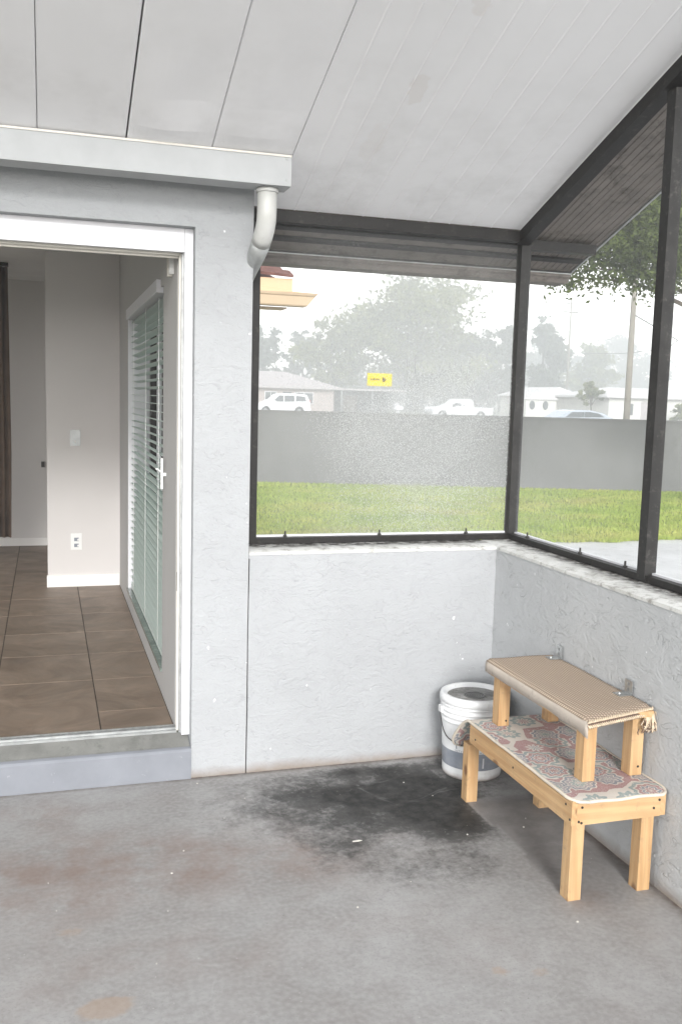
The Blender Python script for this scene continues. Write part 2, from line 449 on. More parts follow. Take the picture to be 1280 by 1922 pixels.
MAT['red'] = worn('red_flowers', (.35, .05, .06), .8, .3, 4)
MAT['yellow'] = worn('yellow_sticker', (.62, .50, .03), .5, .03, 20)
MAT['ink'] = worn('ink', (.10, .07, .03), .6, .1, 20)
MAT['inkgrey'] = worn('grey_ink', (.22, .24, .28), .5, .1, 20)

# ------------------------------------------------------------------ geometry helpers
def link(name, me, mat=None, parent=None, loc=None):
    o = bpy.data.objects.new(name, me)
    COL.objects.link(o)
    if mat is not None and me is not None and not me.materials: me.materials.append(MAT[mat] if isinstance(mat, str) else mat)
    if parent is not None: o.parent = parent
    if loc is not None: o.location = loc
    return o
def tag(o, label=None, cat=None, group=None, kind=None):
    if label: o['label'] = label
    if cat: o['category'] = cat
    if group: o['group'] = group
    if kind: o['kind'] = kind
    return o
def empty(name, loc, label=None, cat=None, group=None, rz=0, kind=None):
    o = bpy.data.objects.new(name, None); COL.objects.link(o)
    o.location = loc; o.rotation_euler = (0, 0, rz); o.empty_display_size = .1
    return tag(o, label, cat, group, kind)
def mesh_np(name, v, f, smooth=False):
    me = bpy.data.meshes.new(name)
    me.from_pydata([tuple(map(float, p)) for p in v], [], [tuple(map(int, q)) for q in f])
    if smooth: me.polygons.foreach_set('use_smooth', [True] * len(me.polygons))
    me.update()
    return me
def mesh_bm(bm, name, bevel=0, smooth=False, seg=1):
    if bevel:
        bmesh.ops.bevel(bm, geom=[e for e in bm.edges if e.calc_face_angle(0) > .5], offset=bevel, segments=seg, affect='EDGES', clamp_overlap=True)
    bmesh.ops.recalc_face_normals(bm, faces=bm.faces)
    me = bpy.data.meshes.new(name); bm.to_mesh(me); bm.free()
    if smooth: me.polygons.foreach_set('use_smooth', [True] * len(me.polygons))
    return me
def add_box(bm, lo, hi):
    vs = [bm.verts.new((x, y, z)) for x in (lo[0], hi[0]) for y in (lo[1], hi[1]) for z in (lo[2], hi[2])]
    for q in ((0, 1, 3, 2), (4, 6, 7, 5), (0, 4, 5, 1), (2, 3, 7, 6), (0, 2, 6, 4), (1, 5, 7, 3)):
        bm.faces.new([vs[i] for i in q])
    return vs
def box(name, lo, hi, mat, parent=None, bevel=0, loc=None, seg=1):
    bm = bmesh.new(); add_box(bm, lo, hi)
    return link(name, mesh_bm(bm, name, bevel, seg=seg), mat, parent, loc)
def prism(name, prof, a, b, axis, mat, parent=None, bevel=0, smooth=False):
    """prof: list of 2-D points in the plane of the two other axes, extruded from a to b along axis"""
    bm = bmesh.new()
    def P(p, t):
        q = list(p); q.insert(axis, t); return q
    A = [bm.verts.new(P(p, a)) for p in prof]; B = [bm.verts.new(P(p, b)) for p in prof]
    n = len(prof)
    bm.faces.new(A); bm.faces.new(B[::-1])
    for i in range(n): bm.faces.new((A[i], A[(i + 1) % n], B[(i + 1) % n], B[i]))
    return link(name, mesh_bm(bm, name, bevel, smooth), mat, parent)
def lathe_np(prof, seg=48, c=(0, 0, 0)):
    v = []; f = []
    for r, z in prof:
        for k in range(seg):
            a = 2 * math.pi * k / seg
            v.append((c[0] + r * math.cos(a), c[1] + r * math.sin(a), c[2] + z))
    for i in range(len(prof) - 1):
        for k in range(seg):
            k2 = (k + 1) % seg
            f.append((i * seg + k, i * seg + k2, (i + 1) * seg + k2, (i + 1) * seg + k))
    return v, f
def lathe(name, prof, mat, parent=None, seg=48, loc=None, caps=True, smooth=True):
    v, f = lathe_np(prof, seg)
    if caps:
        f.append(tuple(range(seg))[::-1]); n = len(prof) - 1
        f.append(tuple(n * seg + k for k in range(seg)))
    me = mesh_np(name, v, f)
    if smooth:
        for p in me.polygons: p.use_smooth = len(p.vertices) == 4
    return link(name, me, mat, parent, loc)
def tube_np(pts, rad, seg=10):
    pts = [Vector(p) for p in pts]; v = []; f = []
    n = len(pts); rad = rad if hasattr(rad, '__len__') else [rad] * n
    up = None
    for i, p in enumerate(pts):
        t = (pts[min(i + 1, n - 1)] - pts[max(i - 1, 0)]).normalized()
        if up is None:
            up = t.orthogonal().normalized()
        up = (up - t * up.dot(t)).normalized()
        s = t.cross(up)
        for k in range(seg):
            a = 2 * math.pi * k / seg
            v.append(tuple(p + (up * math.cos(a) + s * math.sin(a)) * rad[i]))
    for i in range(n - 1):
        for k in range(seg):
            k2 = (k + 1) % seg
            f.append((i * seg + k, i * seg + k2, (i + 1) * seg + k2, (i + 1) * seg + k))
    f.append(tuple(range(seg))[::-1]); f.append(tuple((n - 1) * seg + k for k in range(seg)))
    return v, f
def tube(name, pts, rad, mat, parent=None, seg=10):
    v, f = tube_np(pts, rad, seg)
    return link(name, mesh_np(name, v, f, True), mat, parent)
def join_np(parts):
    V = []; F = []; o = 0
    for v, f in parts:
        V += list(v); F += [tuple(i + o for i in q) for q in f]; o += len(v)
    return V, F
def fattr(me, name, arr):
    a = me.attributes.new(name, 'FLOAT', 'POINT'); a.data.foreach_set('value', np.asarray(arr, dtype=np.float32))

# ------------------------------------------------------------------ ground and road
GZ = -0.3
def ground():
    ys = np.concatenate([np.linspace(-60, 24, 9), np.linspace(28, 70, 10), np.linspace(90, 420, 8)])
    xs = np.linspace(-220, 320, 28)
    v = []
    for y in ys:
        z = GZ if y < 28 else GZ + .4 * min(1, (y - 28) / 40)
        for x in xs: v.append((x, y, z - (.016 if y < 30 else 0)))
    n = len(xs); f = [(j * n + i, j * n + i + 1, (j + 1) * n + i + 1, (j + 1) * n + i) for j in range(len(ys) - 1) for i in range(n - 1)]
    tag(link('ground', mesh_np('ground', v, f), 'ground'), kind='structure')
ground()
def sheet(name, pts, z, mat):
    o = link(name, mesh_np(name, [(x, y, z) for x, y in pts], [tuple(range(len(pts)))]), mat)
    return tag(o, kind='structure')
sheet('road', [(-150, 70), (260, 70), (260, 77), (-150, 77)], .108, 'road')
sheet('lawn', [(-9, 11.55), (45, 11.55), (45, 17.0), (13.6, 18.4), (4, 21.0), (-9, 24.4)], GZ + .0, 'lawn')
sheet('driveway', [(2.2, -8), (45, -8), (45, 11.546), (.9, 11.546), (.9, 4.2), (2.2, 4.2)], GZ + .004, 'drive')

# grass blades, denser near the driveway edge
def grass():
    N = 90000
    x = rng.uniform(1.5, 15, N); y = 11.5 + rng.power(.75, N) * 9.2
    fy = 20.75 - (x - 4.5) * .2675
    k = y < fy - .05; x, y = x[k], y[k]
    ex = 60 * .002
    N = len(x)
    edge = rng.uniform(11.47, 11.62, 9000); xe = rng.uniform(1.5, 15, 9000)
    xe_shift = .06 * np.sin(xe * 3.1) + .04 * np.sin(xe * 9.7)
    x = np.concatenate([x, xe]); y = np.concatenate([y, edge + xe_shift]); N = len(x)
    a = rng.uniform(0, 6.283, N); h = rng.uniform(.025, .06, N); w = rng.uniform(.006, .014, N)
    lx, ly = rng.normal(0, .018, N), rng.normal(0, .018, N)
    v = np.zeros((N, 3, 3))
    v[:, 0] = np.c_[x - np.cos(a) * w, y - np.sin(a) * w, np.full(N, GZ)]
    v[:, 1] = np.c_[x + np.cos(a) * w, y + np.sin(a) * w, np.full(N, GZ)]
    v[:, 2] = np.c_[x + lx, y + ly, GZ + h]
    me = bpy.data.meshes.new('grass')
    me.vertices.add(N * 3); me.vertices.foreach_set('co', v.reshape(-1))
    me.loops.add(N * 3); me.loops.foreach_set('vertex_index', np.arange(N * 3))
    me.polygons.add(N); me.polygons.foreach_set('loop_start', np.arange(0, N * 3, 3))
    me.update(calc_edges=True)
    tag(link('grass', me, 'blade'), 'short yellow green grass of the lawn beyond the driveway', 'grass', kind='stuff')
grass()

# ------------------------------------------------------------------ porch floor
def vnoise(X, Y, s, seed):
    r = np.random.default_rng(seed).random((256, 256))
    x = X * s + 50; y = Y * s + 50; xi = np.floor(x).astype(int); yi = np.floor(y).astype(int)
    fx = x - xi; fy = y - yi; fx = fx * fx * (3 - 2 * fx); fy = fy * fy * (3 - 2 * fy)
    g = lambda i, j: r[i % 256, j % 256]
    return (g(xi, yi) * (1 - fx) + g(xi + 1, yi) * fx) * (1 - fy) + (g(xi, yi + 1) * (1 - fx) + g(xi + 1, yi + 1) * fx) * fy
def porch_floor():
    xs = np.arange(-2.4, 1.9401, .02); xs[-1] = 1.939; ys = np.append(np.arange(-1.2, 3.80, .02), 3.814)
    X, Y = np.meshgrid(xs, ys)
    me_v = np.c_[X.ravel(), Y.ravel(), np.zeros(X.size)]
    n = len(xs); m = len(ys)
    idx = np.arange(n * m).reshape(m, n)
    F = np.c_[idx[:-1, :-1].ravel(), idx[:-1, 1:].ravel(), idx[1:, 1:].ravel(), idx[1:, :-1].ravel()]
    me = mesh_np('porch_floor', me_v, F)
    def blob(cx, cy, rx, ry, rot=0.0, p=2.0):
        c, s = math.cos(rot), math.sin(rot); dx, dy = X - cx, Y - cy
        u = (dx * c + dy * s) / rx; v = (-dx * s + dy * c) / ry
        return np.exp(-(np.sqrt(u * u + v * v)) ** p)
    wob = (vnoise(X, Y, 5, 1) - .5) * .35 + (vnoise(X, Y, 13, 2) - .5) * .22
    mil = 1.0 * blob(1.42, 3.40, .27, .27) + .62 * blob(1.12, 3.52, .42, .20) + .75 * blob(1.50, 3.08, .16, .20) + .50 * blob(1.08, 3.12, .28, .25, .3) + .36 * blob(1.28, 2.82, .28, .20) + .36 * blob(.85, 3.35, .3, .26) + .45 * blob(1.3, 3.72, .5, .06) + .5 * blob(1.78, 3.62, .2, .2)
    mil = np.clip(mil + wob * np.clip(mil * 2, 0, 1), 0, 1.1)
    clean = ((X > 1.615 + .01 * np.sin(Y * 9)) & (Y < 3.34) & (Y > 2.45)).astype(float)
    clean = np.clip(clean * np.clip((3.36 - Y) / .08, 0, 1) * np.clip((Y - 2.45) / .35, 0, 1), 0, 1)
    mil = mil * (1 - clean)
    fattr(me, 'mildew', mil.ravel()); fattr(me, 'clean', clean.ravel())
    br = blob(0.35, 3.15, .5, .22, -.3) + blob(-.02, 3.0, .3, .25) + .8 * blob(1.68, 2.5, .12, .12) + .5 * blob(.72, 3.0, .35, .16) + .7 * blob(-.1, 3.6, .3, .1) + .45 * blob(.3, 2.55, .4, .12)
    fattr(me, 'brown', np.clip(br + (vnoise(X, Y, 7, 3) - .5) * .4, 0, 1).ravel())
    ru = blob(.135, 2.365, .085, .05) * 1.1 + .8 * blob(1.216, 2.245, .035, .03) + .6 * blob(1.33, 2.215, .05, .035) + .55 * blob(.05, 2.75, .08, .05) + .4 * blob(.02, 3.2, .07, .04)
    fattr(me, 'rust', np.clip(ru, 0, 1).ravel())
    e = np.maximum(np.clip(1 - (3.814 - Y) / (.012 + .03 * vnoise(X, Y, 10, 5)), 0, 1), np.clip(1 - (1.939 - X) / (.02 + .05 * vnoise(X, Y, 8, 6)), 0, 1))
    fattr(me, 'edge', e.ravel())
    o = link('porch_floor', me, 'floor'); tag(o, kind='structure')
    box('slab_edge', (-2.4, -1.2, GZ - .1), (2.14, 3.99, -.006), 'step', o)
porch_floor()

def debris():
    bm = bmesh.new()
    for k in range(20):
        x, y = (rng.uniform(-.2, 1.9), rng.uniform(2.2, 3.75)); r = rng.uniform(.0012, .0035); n = rng.integers(4, 7); a0 = rng.uniform(0, 6)
        if k == 0: x, y = 1.068, 3.098
        el = 4.5 if k == 0 else rng.uniform(.6, 1.8)
        r = .0045 if k == 0 else r
        top = [bm.verts.new((x + r * el * math.cos(a0 + 6.283 * i / n), y + r * math.sin(a0 + 6.283 * i / n), .0022 + .0008 * (i % 2))) for i in range(n)]
        bot = [bm.verts.new((v.co.x, v.co.y, .0004)) for v in top]
        bm.faces.new(top)
        for i in range(n): bm.faces.new((top[i], bot[i], bot[(i + 1) % n], top[(i + 1) % n]))
    tag(link('paint_flakes', mesh_bm(bm, 'paint_flakes'), 'cream'), 'small pale paint flakes and crumbs scattered on the porch floor', 'debris', kind='stuff')
debris()

# ------------------------------------------------------------------ house front wall (stucco) with door opening
XR = .80        # right end of the house wall
YW = 3.814      # porch face of the back walls
XD = .568       # right edge of door opening
ZD = 2.258
XL = -1.42      # left edge of door opening
hw = empty('house_wall', (0, YW, 0), kind='structure')
def part_box(name, lo, hi, mat, root, bevel=0, seg=1):
    o = box(name, lo, hi, mat, None, bevel, seg=seg)
    # keep world coordinates while parented
    o.parent = root; o.matrix_parent_inverse = root_inv(root)
    return o
def root_inv(root):
    return (Matrix.Translation(root.location) @ root.rotation_euler.to_matrix().to_4x4()).inverted()
def setp(o, root):
    o.parent = root; o.matrix_parent_inverse = root_inv(root); return o
def wall_front():
    bm = bmesh.new()
    add_box(bm, (XD, YW, 0), (XR, YW + .16, 2.44))
    add_box(bm, (XL, YW, ZD), (XD - .0005, YW + .16, 2.44))
    add_box(bm, (-3.4, YW, 0), (XL, YW + .16, 2.44))
    return mesh_bm(bm, 'front_stucco')
setp(link('stucco_face', wall_front(), 'stucco'), hw)
# fine dark caulk joint between house wall and half wall
setp(tube('caulk_joint', [(XR + .002, YW - .0008, .0), (XR + .0035, YW - .0008, .3), (XR + .001, YW - .0008, .62), (XR + .003, YW - .0008, .93)], .0018, 'black', None, 6), hw)

# half walls round the porch
def halfwall_back():
    bm = bmesh.new(); add_box(bm, (XR + .001, YW + .0005, GZ), (2.14, YW + .19, .945)); return mesh_bm(bm, 'half_wall')
hb = empty('half_wall', (1.4, YW, 0), kind='structure')
setp(link('stucco_face', halfwall_back(), 'stucco'), hb)
hr = empty('half_wall', (2.0, 2, 0), kind='structure')
box_r = box('stucco_face', (1.939, -1.2, GZ), (2.14, YW + .0005, .945), 'stucco_old'); setp(box_r, hr)
def sill(name, x0, x1, y0, y1, root, rim_axis, n=60):
    # slightly lumpy sill cap, its dirt mask grows towards the screen rail
    xs = np.linspace(x0, x1, 8 if rim_axis == 0 else n); ys = np.linspace(y0, y1, n if rim_axis == 0 else 8)
    X, Y = np.meshgrid(xs, ys); Z = .963 + .003 * (vnoise(X, Y, 23, 4) - .5)
    inner = (X <= x0 + 1e-6) if rim_axis == 0 else (Y <= y0 + 1e-6)
    t = (X - x0) / (x1 - x0) if rim_axis == 0 else (Y - y0) / (y1 - y0)
    Z[inner] -= .004 + .004 * vnoise(X, Y, 31, 8)[inner]
    v = [tuple(p) for p in np.c_[X.ravel(), Y.ravel(), Z.ravel()]]
    nx, ny = len(xs), len(ys); idx = np.arange(nx * ny).reshape(ny, nx)
    f = [tuple(q) for q in np.c_[idx[:-1, :-1].ravel(), idx[:-1, 1:].ravel(), idx[1:, 1:].ravel(), idx[1:, :-1].ravel()]]
    rim = [i for i in (list(idx[0, :]) + list(idx[1:, -1]) + list(idx[-1, :-1])[::-1] + list(idx[1:-1, 0])[::-1])]
    base = len(v)
    for i in rim: v.append((v[i][0], v[i][1], .945))
    for j in range(len(rim)):
        j2 = (j + 1) % len(rim); f.append((rim[j], base + j, base + j2, rim[j2]))
    me = mesh_np(name, v, f, False)
    tt = np.clip((t - .30) / .3, 0, 1).ravel(); fattr(me, 'rim', np.concatenate([tt, np.zeros(len(rim))]))
    return setp(link(name, me, 'sill'), root)
sill('sill_cap', XR + .002, 1.9375, YW - .003, YW + .19, hb, 1)
sill('sill_cap', 1.936, 2.14, -1.2, YW + .19, hr, 0, 160)

# ------------------------------------------------------------------ screen enclosure frame
YB, XS, PS = 3.975, 2.078, .048     # inner faces of frame, post size
SZ = .966
enc = empty('screen_enclosure', (2.1, 4.0, SZ), 'dark bronze aluminium screen frame standing on the stucco half walls', 'screen frame')
SL = .366
def roofz(y): return 2.385 - SL * (y - 3.95)
def P(name, lo, hi, mat='bronze', bevel=.002): return part_box(name, lo, hi, mat, enc, bevel)
YP = [-.33, .4, 1.65, 2.905]
P('corner_post', (XS, YB, SZ), (XS + PS, YB + PS, roofz(YB + PS) - .0), 'bronze_light')
P('jamb_post', (XR + .004, YB - .0, SZ), (XR + .066, YB + PS, roofz(YB) - .05), 'bronze')
for y in YP:
    P('post', (XS, y - .0, SZ), (XS + PS, y + PS, roofz(y + PS) - .052), 'bronze_light')
def rail_profile(h=.034): return h
# bottom rails: channel with raised lips
P('bottom_rail', (XR + .067, YB + .001, SZ), (XS - .001, YB + .045, SZ + .026))
yy = YB + .047
ys_ = [YB - .001] + sorted([y for y in YP], reverse=True)
prev = YB - .001
for y in ys_[1:]:
    P('bottom_rail', (XS + .001, y + PS + .001, SZ), (XS + .045, prev, SZ + .026))
    P('wet_glint_spline', (XS + .030, y + PS + .003, SZ + .0265), (XS + .047, prev - .002, SZ + .034), 'white', .001)  # white strip paints the wet reflection along the rail top
    prev = y - .001
P('wet_glint_spline', (XR + .069, YB + .030, SZ + .0265), (XS - .003, YB + .047, SZ + .034), 'white', .001)
# screws / clips on the rails
def clip(x, y):
    bm = bmesh.new(); bmesh.ops.create_cone(bm, cap_ends=True, segments=8, radius1=.005, radius2=.004, depth=.026, matrix=Matrix.Translation((x, y, SZ + .026 + .013)))
    add_box(bm, (x - .008, y - .004, SZ + .028), (x + .008, y + .004, SZ + .034))
    setp(link('screen_clip', mesh_bm(bm, 'screen_clip'), 'black'), enc)
for x in (1.00, 1.44, 1.87): clip(x, YB + .022)
for y in (3.83, 3.38, 3.06, 2.7, 2.3): clip(XS + .022, y)
# header under the roof along the back, with outrigger past the corner
hz = roofz(3.955)
P('header_beam', (.83, 3.955, hz - .052), (XS - .022, 3.955 + .052, hz - .006))
P('outrigger', (XS + PS + .001, 3.985, roofz(3.985) - .066), (2.47, 4.035, roofz(4.035) - .004), 'bronze')
# rake beam (sloped) along the right side
def sloped_box(name, x0, x1, y0, y1, top, h, mat):
    prof = [(y0, roofz(y0) - top), (y1, roofz(y1) - top), (y1, roofz(y1) - top - h), (y0, roofz(y0) - top - h)]
    return setp(prism(name, prof, x0, x1, 0, mat, None, .002), enc)
RY0 = -.35
sloped_box('rake_beam', XS - .024, XS + .034, RY0, 3.974, .004, .052, 'bronze')
# screens
def screen_panel(name, pts, mat):
    return setp(link(name, mesh_np(name, pts, [tuple(range(len(pts)))]), mat), enc)
ysn = YB + .036
screen_panel('screen_panel', [(XR + .066, ysn, SZ + .03), (XS, ysn, SZ + .03), (XS, ysn, hz - .05), (XR + .066, ysn, hz - .05)], 'screen_a')
xs_ = XS + .036
bounds = [YB] + sorted(YP, reverse=True)
for a, b in zip(bounds[:-1], bounds[1:]):
    y1, y0 = a, b + PS
    screen_panel('screen_panel', [(xs_, y0, SZ + .03), (xs_, y1, SZ + .03), (xs_, y1, roofz(y1) - .055), (xs_, y0, roofz(y0) - .055)], 'screen_b')

# yellow sticker on the outside of the back screen
st = empty('sticker', (1.424, ysn + .004, 1.692), 'small yellow sticker with tiny dark mirrored print on the rainy screen', 'sticker')
setp(box('card', (1.366, ysn + .002, 1.664), (1.482, ysn + .004, 1.720), 'yellow'), st)
def sticker_marks():
    bm = bmesh.new(); y0, y1 = ysn + .0008, ysn + .0016
    x = 1.381
    for w, h in ((.003, .008), (.005, .006), (.004, .009), (.005, .006), (.003, .006), (.005, .006), (.004, .007)):
        add_box(bm, (x, y0, 1.689), (x + w, y1, 1.689 + h)); x += w + .0025
    for k in range(9):
        t = k / 8
        add_box(bm, (1.437 + .018 * t, y0, 1.692 - .010 * (1 - abs(2 * t - .6)) - .002), (1.4395 + .018 * t, y1, 1.692 + .011 * (1 - t) + .001))
    return mesh_bm(bm, 'print')
setp(link('print', sticker_marks(), 'ink'), st)

# ------------------------------------------------------------------ porch roof: pans
rf = empty('porch_roof', (0, 2, roofz(2)), kind='structure')
T = .018
def pan(x0, x1, y0, y1, ribs, mat, dz=0.0, buckle=0.0, ny=2, jh=.0045, rh=.0035):
    """one roof pan, underside profile with small ribs, slightly thick; slopes with y"""
    prof = []  # x, height offset of underside (negative = lower)
    prof.append((x0, jh)); prof.append((x0 + .003, 0.0))
    for r in ribs:
        prof += [(r - .005, 0.0), (r - .0015, -rh), (r + .0015, -rh), (r + .005, 0.0)]
    prof.append((x1 - .003, 0.0)); prof.append((x1, jh))
    if buckle: prof += [(x0 + (x1 - x0) * q, 0.0) for q in np.linspace(.06, .94, 14)]
    prof.sort(key=lambda p: p[0])
    v = []; f = []
    ysn_ = np.linspace(y0, y1, ny); n = len(prof)
    for y in ysn_:
        for x, h in prof:
            b = 0
            if buckle:
                t = (x - x0) / (x1 - x0)
                b = buckle * math.exp(-((y - 3.5) / .07) ** 2) * math.sin(math.pi * t) + .5 * buckle * math.exp(-((y - 3.33) / .18) ** 2) * math.sin(2 * math.pi * t)
            v.append((x, y, roofz(y) + h + dz - b))
    for j in range(ny - 1):
        for i in range(n - 1):
            f.append((j * n + i, j * n + i + 1, (j + 1) * n + i + 1, (j + 1) * n + i))
    o0 = len(v)
    for y in (y0, y1):
        v += [(x0, y, roofz(y) + dz + T), (x1, y, roofz(y) + dz + T)]
    f.append((o0, o0 + 1, o0 + 3, o0 + 2))
    f.append((0, (ny - 1) * n, o0 + 2, o0)); f.append((n - 1, n * ny - 1, o0 + 3, o0 + 1))
    f.append(tuple([o0] + list(range(n)) + [o0 + 1])); f.append(tuple([o0 + 2] + [(ny - 1) * n + i for i in range(n)] + [o0 + 3]))
    me = mesh_np('roof_panel', v, f); 
    bm = bmesh.new(); bm.from_mesh(me); bmesh.ops.recalc_face_normals(bm, faces=bm.faces); bm.to_mesh(me); bm.free()
    return setp(link('roof_panel', me, mat), rf)
RY0 = ROOF_Y0 = -.35
edges = [-.02 + .3075 * k for k in range(-8, 4)]
edges[-1] = .9025
for k in range(len(edges) - 1):
    a, b = edges[k], edges[k + 1]
    bk = {8: .0, 9: .012, 10: .008}.get(k, 0.0)
    pan(a + .001, b - (.0045 if k == 8 else .001), RY0, 3.955, [], 'ceil', dz=.0015 * ((k * 7) % 3), buckle=bk, ny=60 if bk else 2)
x = .9025
while x < 2.05:
    x1 = min(x + .302, 2.054 if x > 1.7 else 9)
    ribs = [x + .1, x + .2] if x1 - x > .25 else ([x + .1] if x1 - x > .14 else [])
    pan(x + .0001, x1 - .0001, RY0, 3.955, ribs, 'ceil', jh=-.0018, rh=.0018)
    x = x1
# overhangs, unpainted underside
for x0 in np.arange(2.0545, 2.5, .1): pan(x0, min(x0 + .0995, 2.51), RY0, 4.27, [x0 + .033, x0 + .066], 'ceil_out', dz=.0)
for x0 in np.arange(.80, 2.05, .3): pan(x0, min(x0 + .2999, 2.054), 3.9555, 4.27, [], 'ceil_out', jh=0)
# rake trim along the outer edge and eave gutter
prof = [(RY0, roofz(RY0) - .006), (4.40, roofz(4.40) - .006), (4.40, roofz(4.40) + .10), (RY0, roofz(RY0) + .10)]
setp(prism('rake_trim', prof, 2.511, 2.522, 0, 'grey_metal', None, 0), rf)
gx0, gx1 = .78, 2.51
gz = 2.208
gprof = [(4.272, roofz(4.27) + .01), (4.272, gz + .030), (4.285, gz + .022), (4.30, gz + .003), (4.408, gz), (4.415, gz + .006), (4.42, gz + .11), (4.412, gz + .11), (4.406, gz + .012), (4.305, gz + .012), (4.29, gz + .034), (4.281, roofz(4.27) + .01)]
setp(prism('eave_gutter', gprof, gx0, gx1, 0, 'ceil_out', None, 0), rf)
setp(box('gutter_back_flashing', (gx0, 4.2655, gz + .0465), (gx1, 4.2715, roofz(4.27) - .004), 'bronze_light'), rf)
for yb_ in (4.06, 4.15):
    setp(prism('underside_batten', [(yb_, roofz(yb_) - .012), (yb_ + .03, roofz(yb_ + .03) - .012), (yb_ + .03, roofz(yb_ + .03) - .001), (yb_, roofz(yb_) - .001)], gx0, 2.50, 0, 'bronze_light', None, 0), rf)
setp(box('gutter_lip', (gx0, 4.262, gz + .042), (gx1, 4.271, gz + .046), 'grey_metal'), rf)
# roof upper skin
v = [(-2.6, RY0, roofz(RY0) + .09), (2.51, RY0, roofz(RY0) + .09), (2.51, 4.40, roofz(4.4) + .09), (-2.6, 4.40, roofz(4.4) + .09)]
up = [(a, b, c + .02) for a, b, c in v]
setp(link('upper_skin', mesh_np('upper_skin', v + up, [(0, 1, 2, 3), (7, 6, 5, 4), (0, 4, 5, 1), (1, 5, 6, 2), (2, 6, 7, 3), (3, 7, 4, 0)]), 'roofwhite'), rf)

# ------------------------------------------------------------------ boxed gutter and downspout over the door
gt = empty('gutter', (0, 3.65, 2.45), 'pale grey painted box gutter running under the white porch ceiling above the door', 'gutter')
gy0, gy1, gzb, gx = 3.600, 3.715, 2.398, .897
prof = [(gy0, gzb), (gy1, gzb), (gy1, roofz(gy1) - .002), (gy0, roofz(gy0) - .002)]
setp(prism('gutter_box', prof, -3.2, gx, 0, 'trim', None, .003), gt)
setp(box('sealant_bead', (-3.2, gy0 - .004, roofz(gy0) - .010), (gx, gy0 - .0005, roofz(gy0) - .002), 'cream', None, .001), gt)
for z in (gzb + .018, gzb + .095):
    setp(box('rivet', (gx - .022, gy0 - .003, z), (gx - .014, gy0 - .0005, z + .007), 'grey_metal', None, .001), gt)
dp = empty('downspout', (.817, 3.66, 2.39), 'short white plastic pipe elbow hanging from the gutter at the wall corner', 'pipe')
px_ = .820
path = [(px_, 3.668, 2.397), (px_, 3.668, 2.33), (px_, 3.669, 2.30), (px_, 3.675, 2.275), (px_ - .001, 3.690, 2.250), (px_ - .003, 3.715, 2.225), (px_ - .005, 3.742, 2.205)]
setp(tube('elbow', path, .038, 'pvc', None, 28), dp)
setp(lathe('collar', [(.043, 0), (.043, .012), (.039, .016)], 'pvc', None, 28), dp).location = (px_, 3.668, 2.381)
setp(tube('tail_pipe', [(px_ - .005, 3.742, 2.2045), (px_ - .010, 3.80, 2.165), (px_ - .018, 3.86, 2.115), (px_ - .022, 3.93, 2.06)], [.039, .036, .028, .018], 'grey_metal', None, 24), dp)

# ------------------------------------------------------------------ sliding door frame, threshold, step
df = empty('door_frame', (-.4, 3.9, .17), 'white framed patio doorway standing open in the stucco wall', 'door frame')
def D(name, lo, hi, mat='white', bevel=.0015): return part_box(name, lo, hi, mat, df, bevel)
yf = 3.868
D('jamb', (.534, yf, .172), (XD - .0005, yf + .03, ZD - .001))
D('jamb_channel', (.527, yf + .031, .172), (XD - .001, yf + .055, ZD - .03), 'grey_metal')
D('jamb_stop', (.519, yf + .056, .172), (XD - .001, yf + .072, ZD - .03), 'cream')
D('jamb_channel', (.526, yf + .073, .172), (XD - .001, yf + .086, ZD - .03), 'grey_metal')
D('jamb', (XL + .0005, yf, .172), (XL + .034, yf + .086, ZD - .001))
D('head', (XL + .035, yf, 2.165), (.533, yf + .03, ZD - .001))
D('head_track', (XL + .035, yf + .031, 2.172), (.526, yf + .05, 2.20), 'grey_metal')
D('head_track', (XL + .035, yf + .051, 2.158), (.518, yf + .06, 2.20), 'cream')
D('head_track', (XL + .035, yf + .061, 2.175), (.518, yf + .074, 2.20), 'black')
D('head_track', (XL + .035, yf + .075, 2.150), (.518, yf + .086, 2.20), 'cream')
D('latch_strike', (.5180, yf + .058, .78), (.5188, yf + .07, .86), 'black', 0)
D('threshold', (XL + .035, yf + .045, .150), (.52, yf + .115, .176), 'grey_metal')
D('threshold_rib', (XL + .035, yf + .060, .1765), (.52, yf + .064, .186), 'grey_metal', .0005)
D('threshold_rib', (XL + .035, yf + .084, .1765), (.52, yf + .088, .190), 'galv', .0005)
# stucco returns of the recess are part of the wall thickness; step in front
stp = empty('door_step', (-.4, 3.81, 0), 'grey painted concrete step below the open doorway', 'step')
prof = [(3.806, 0), (3.9125, 0), (3.9125, .166), (3.83, .136), (3.812, .128), (3.806, .118)]
so = setp(prism('riser', prof, XL, XD - .001, 0, 'step', None, .0), stp)
v = []; f = []
n = 90
for i in range(n):
    x = XL + .002 + (XD - .006 - XL) * i / (n - 1)
    j = .004 * (rng.random() - .5)
    v += [(x, 3.822 + j, .1345 + .0016), (x, 3.83 + j * .3, .1382), (x, 3.912, .1680)]
for i in range(n - 1):
    for k in range(2): f.append((i * 3 + k, (i + 1) * 3 + k, (i + 1) * 3 + k + 1, i * 3 + k + 1))
setp(link('tread', mesh_np('tread', v, f), 'step_top'), stp)

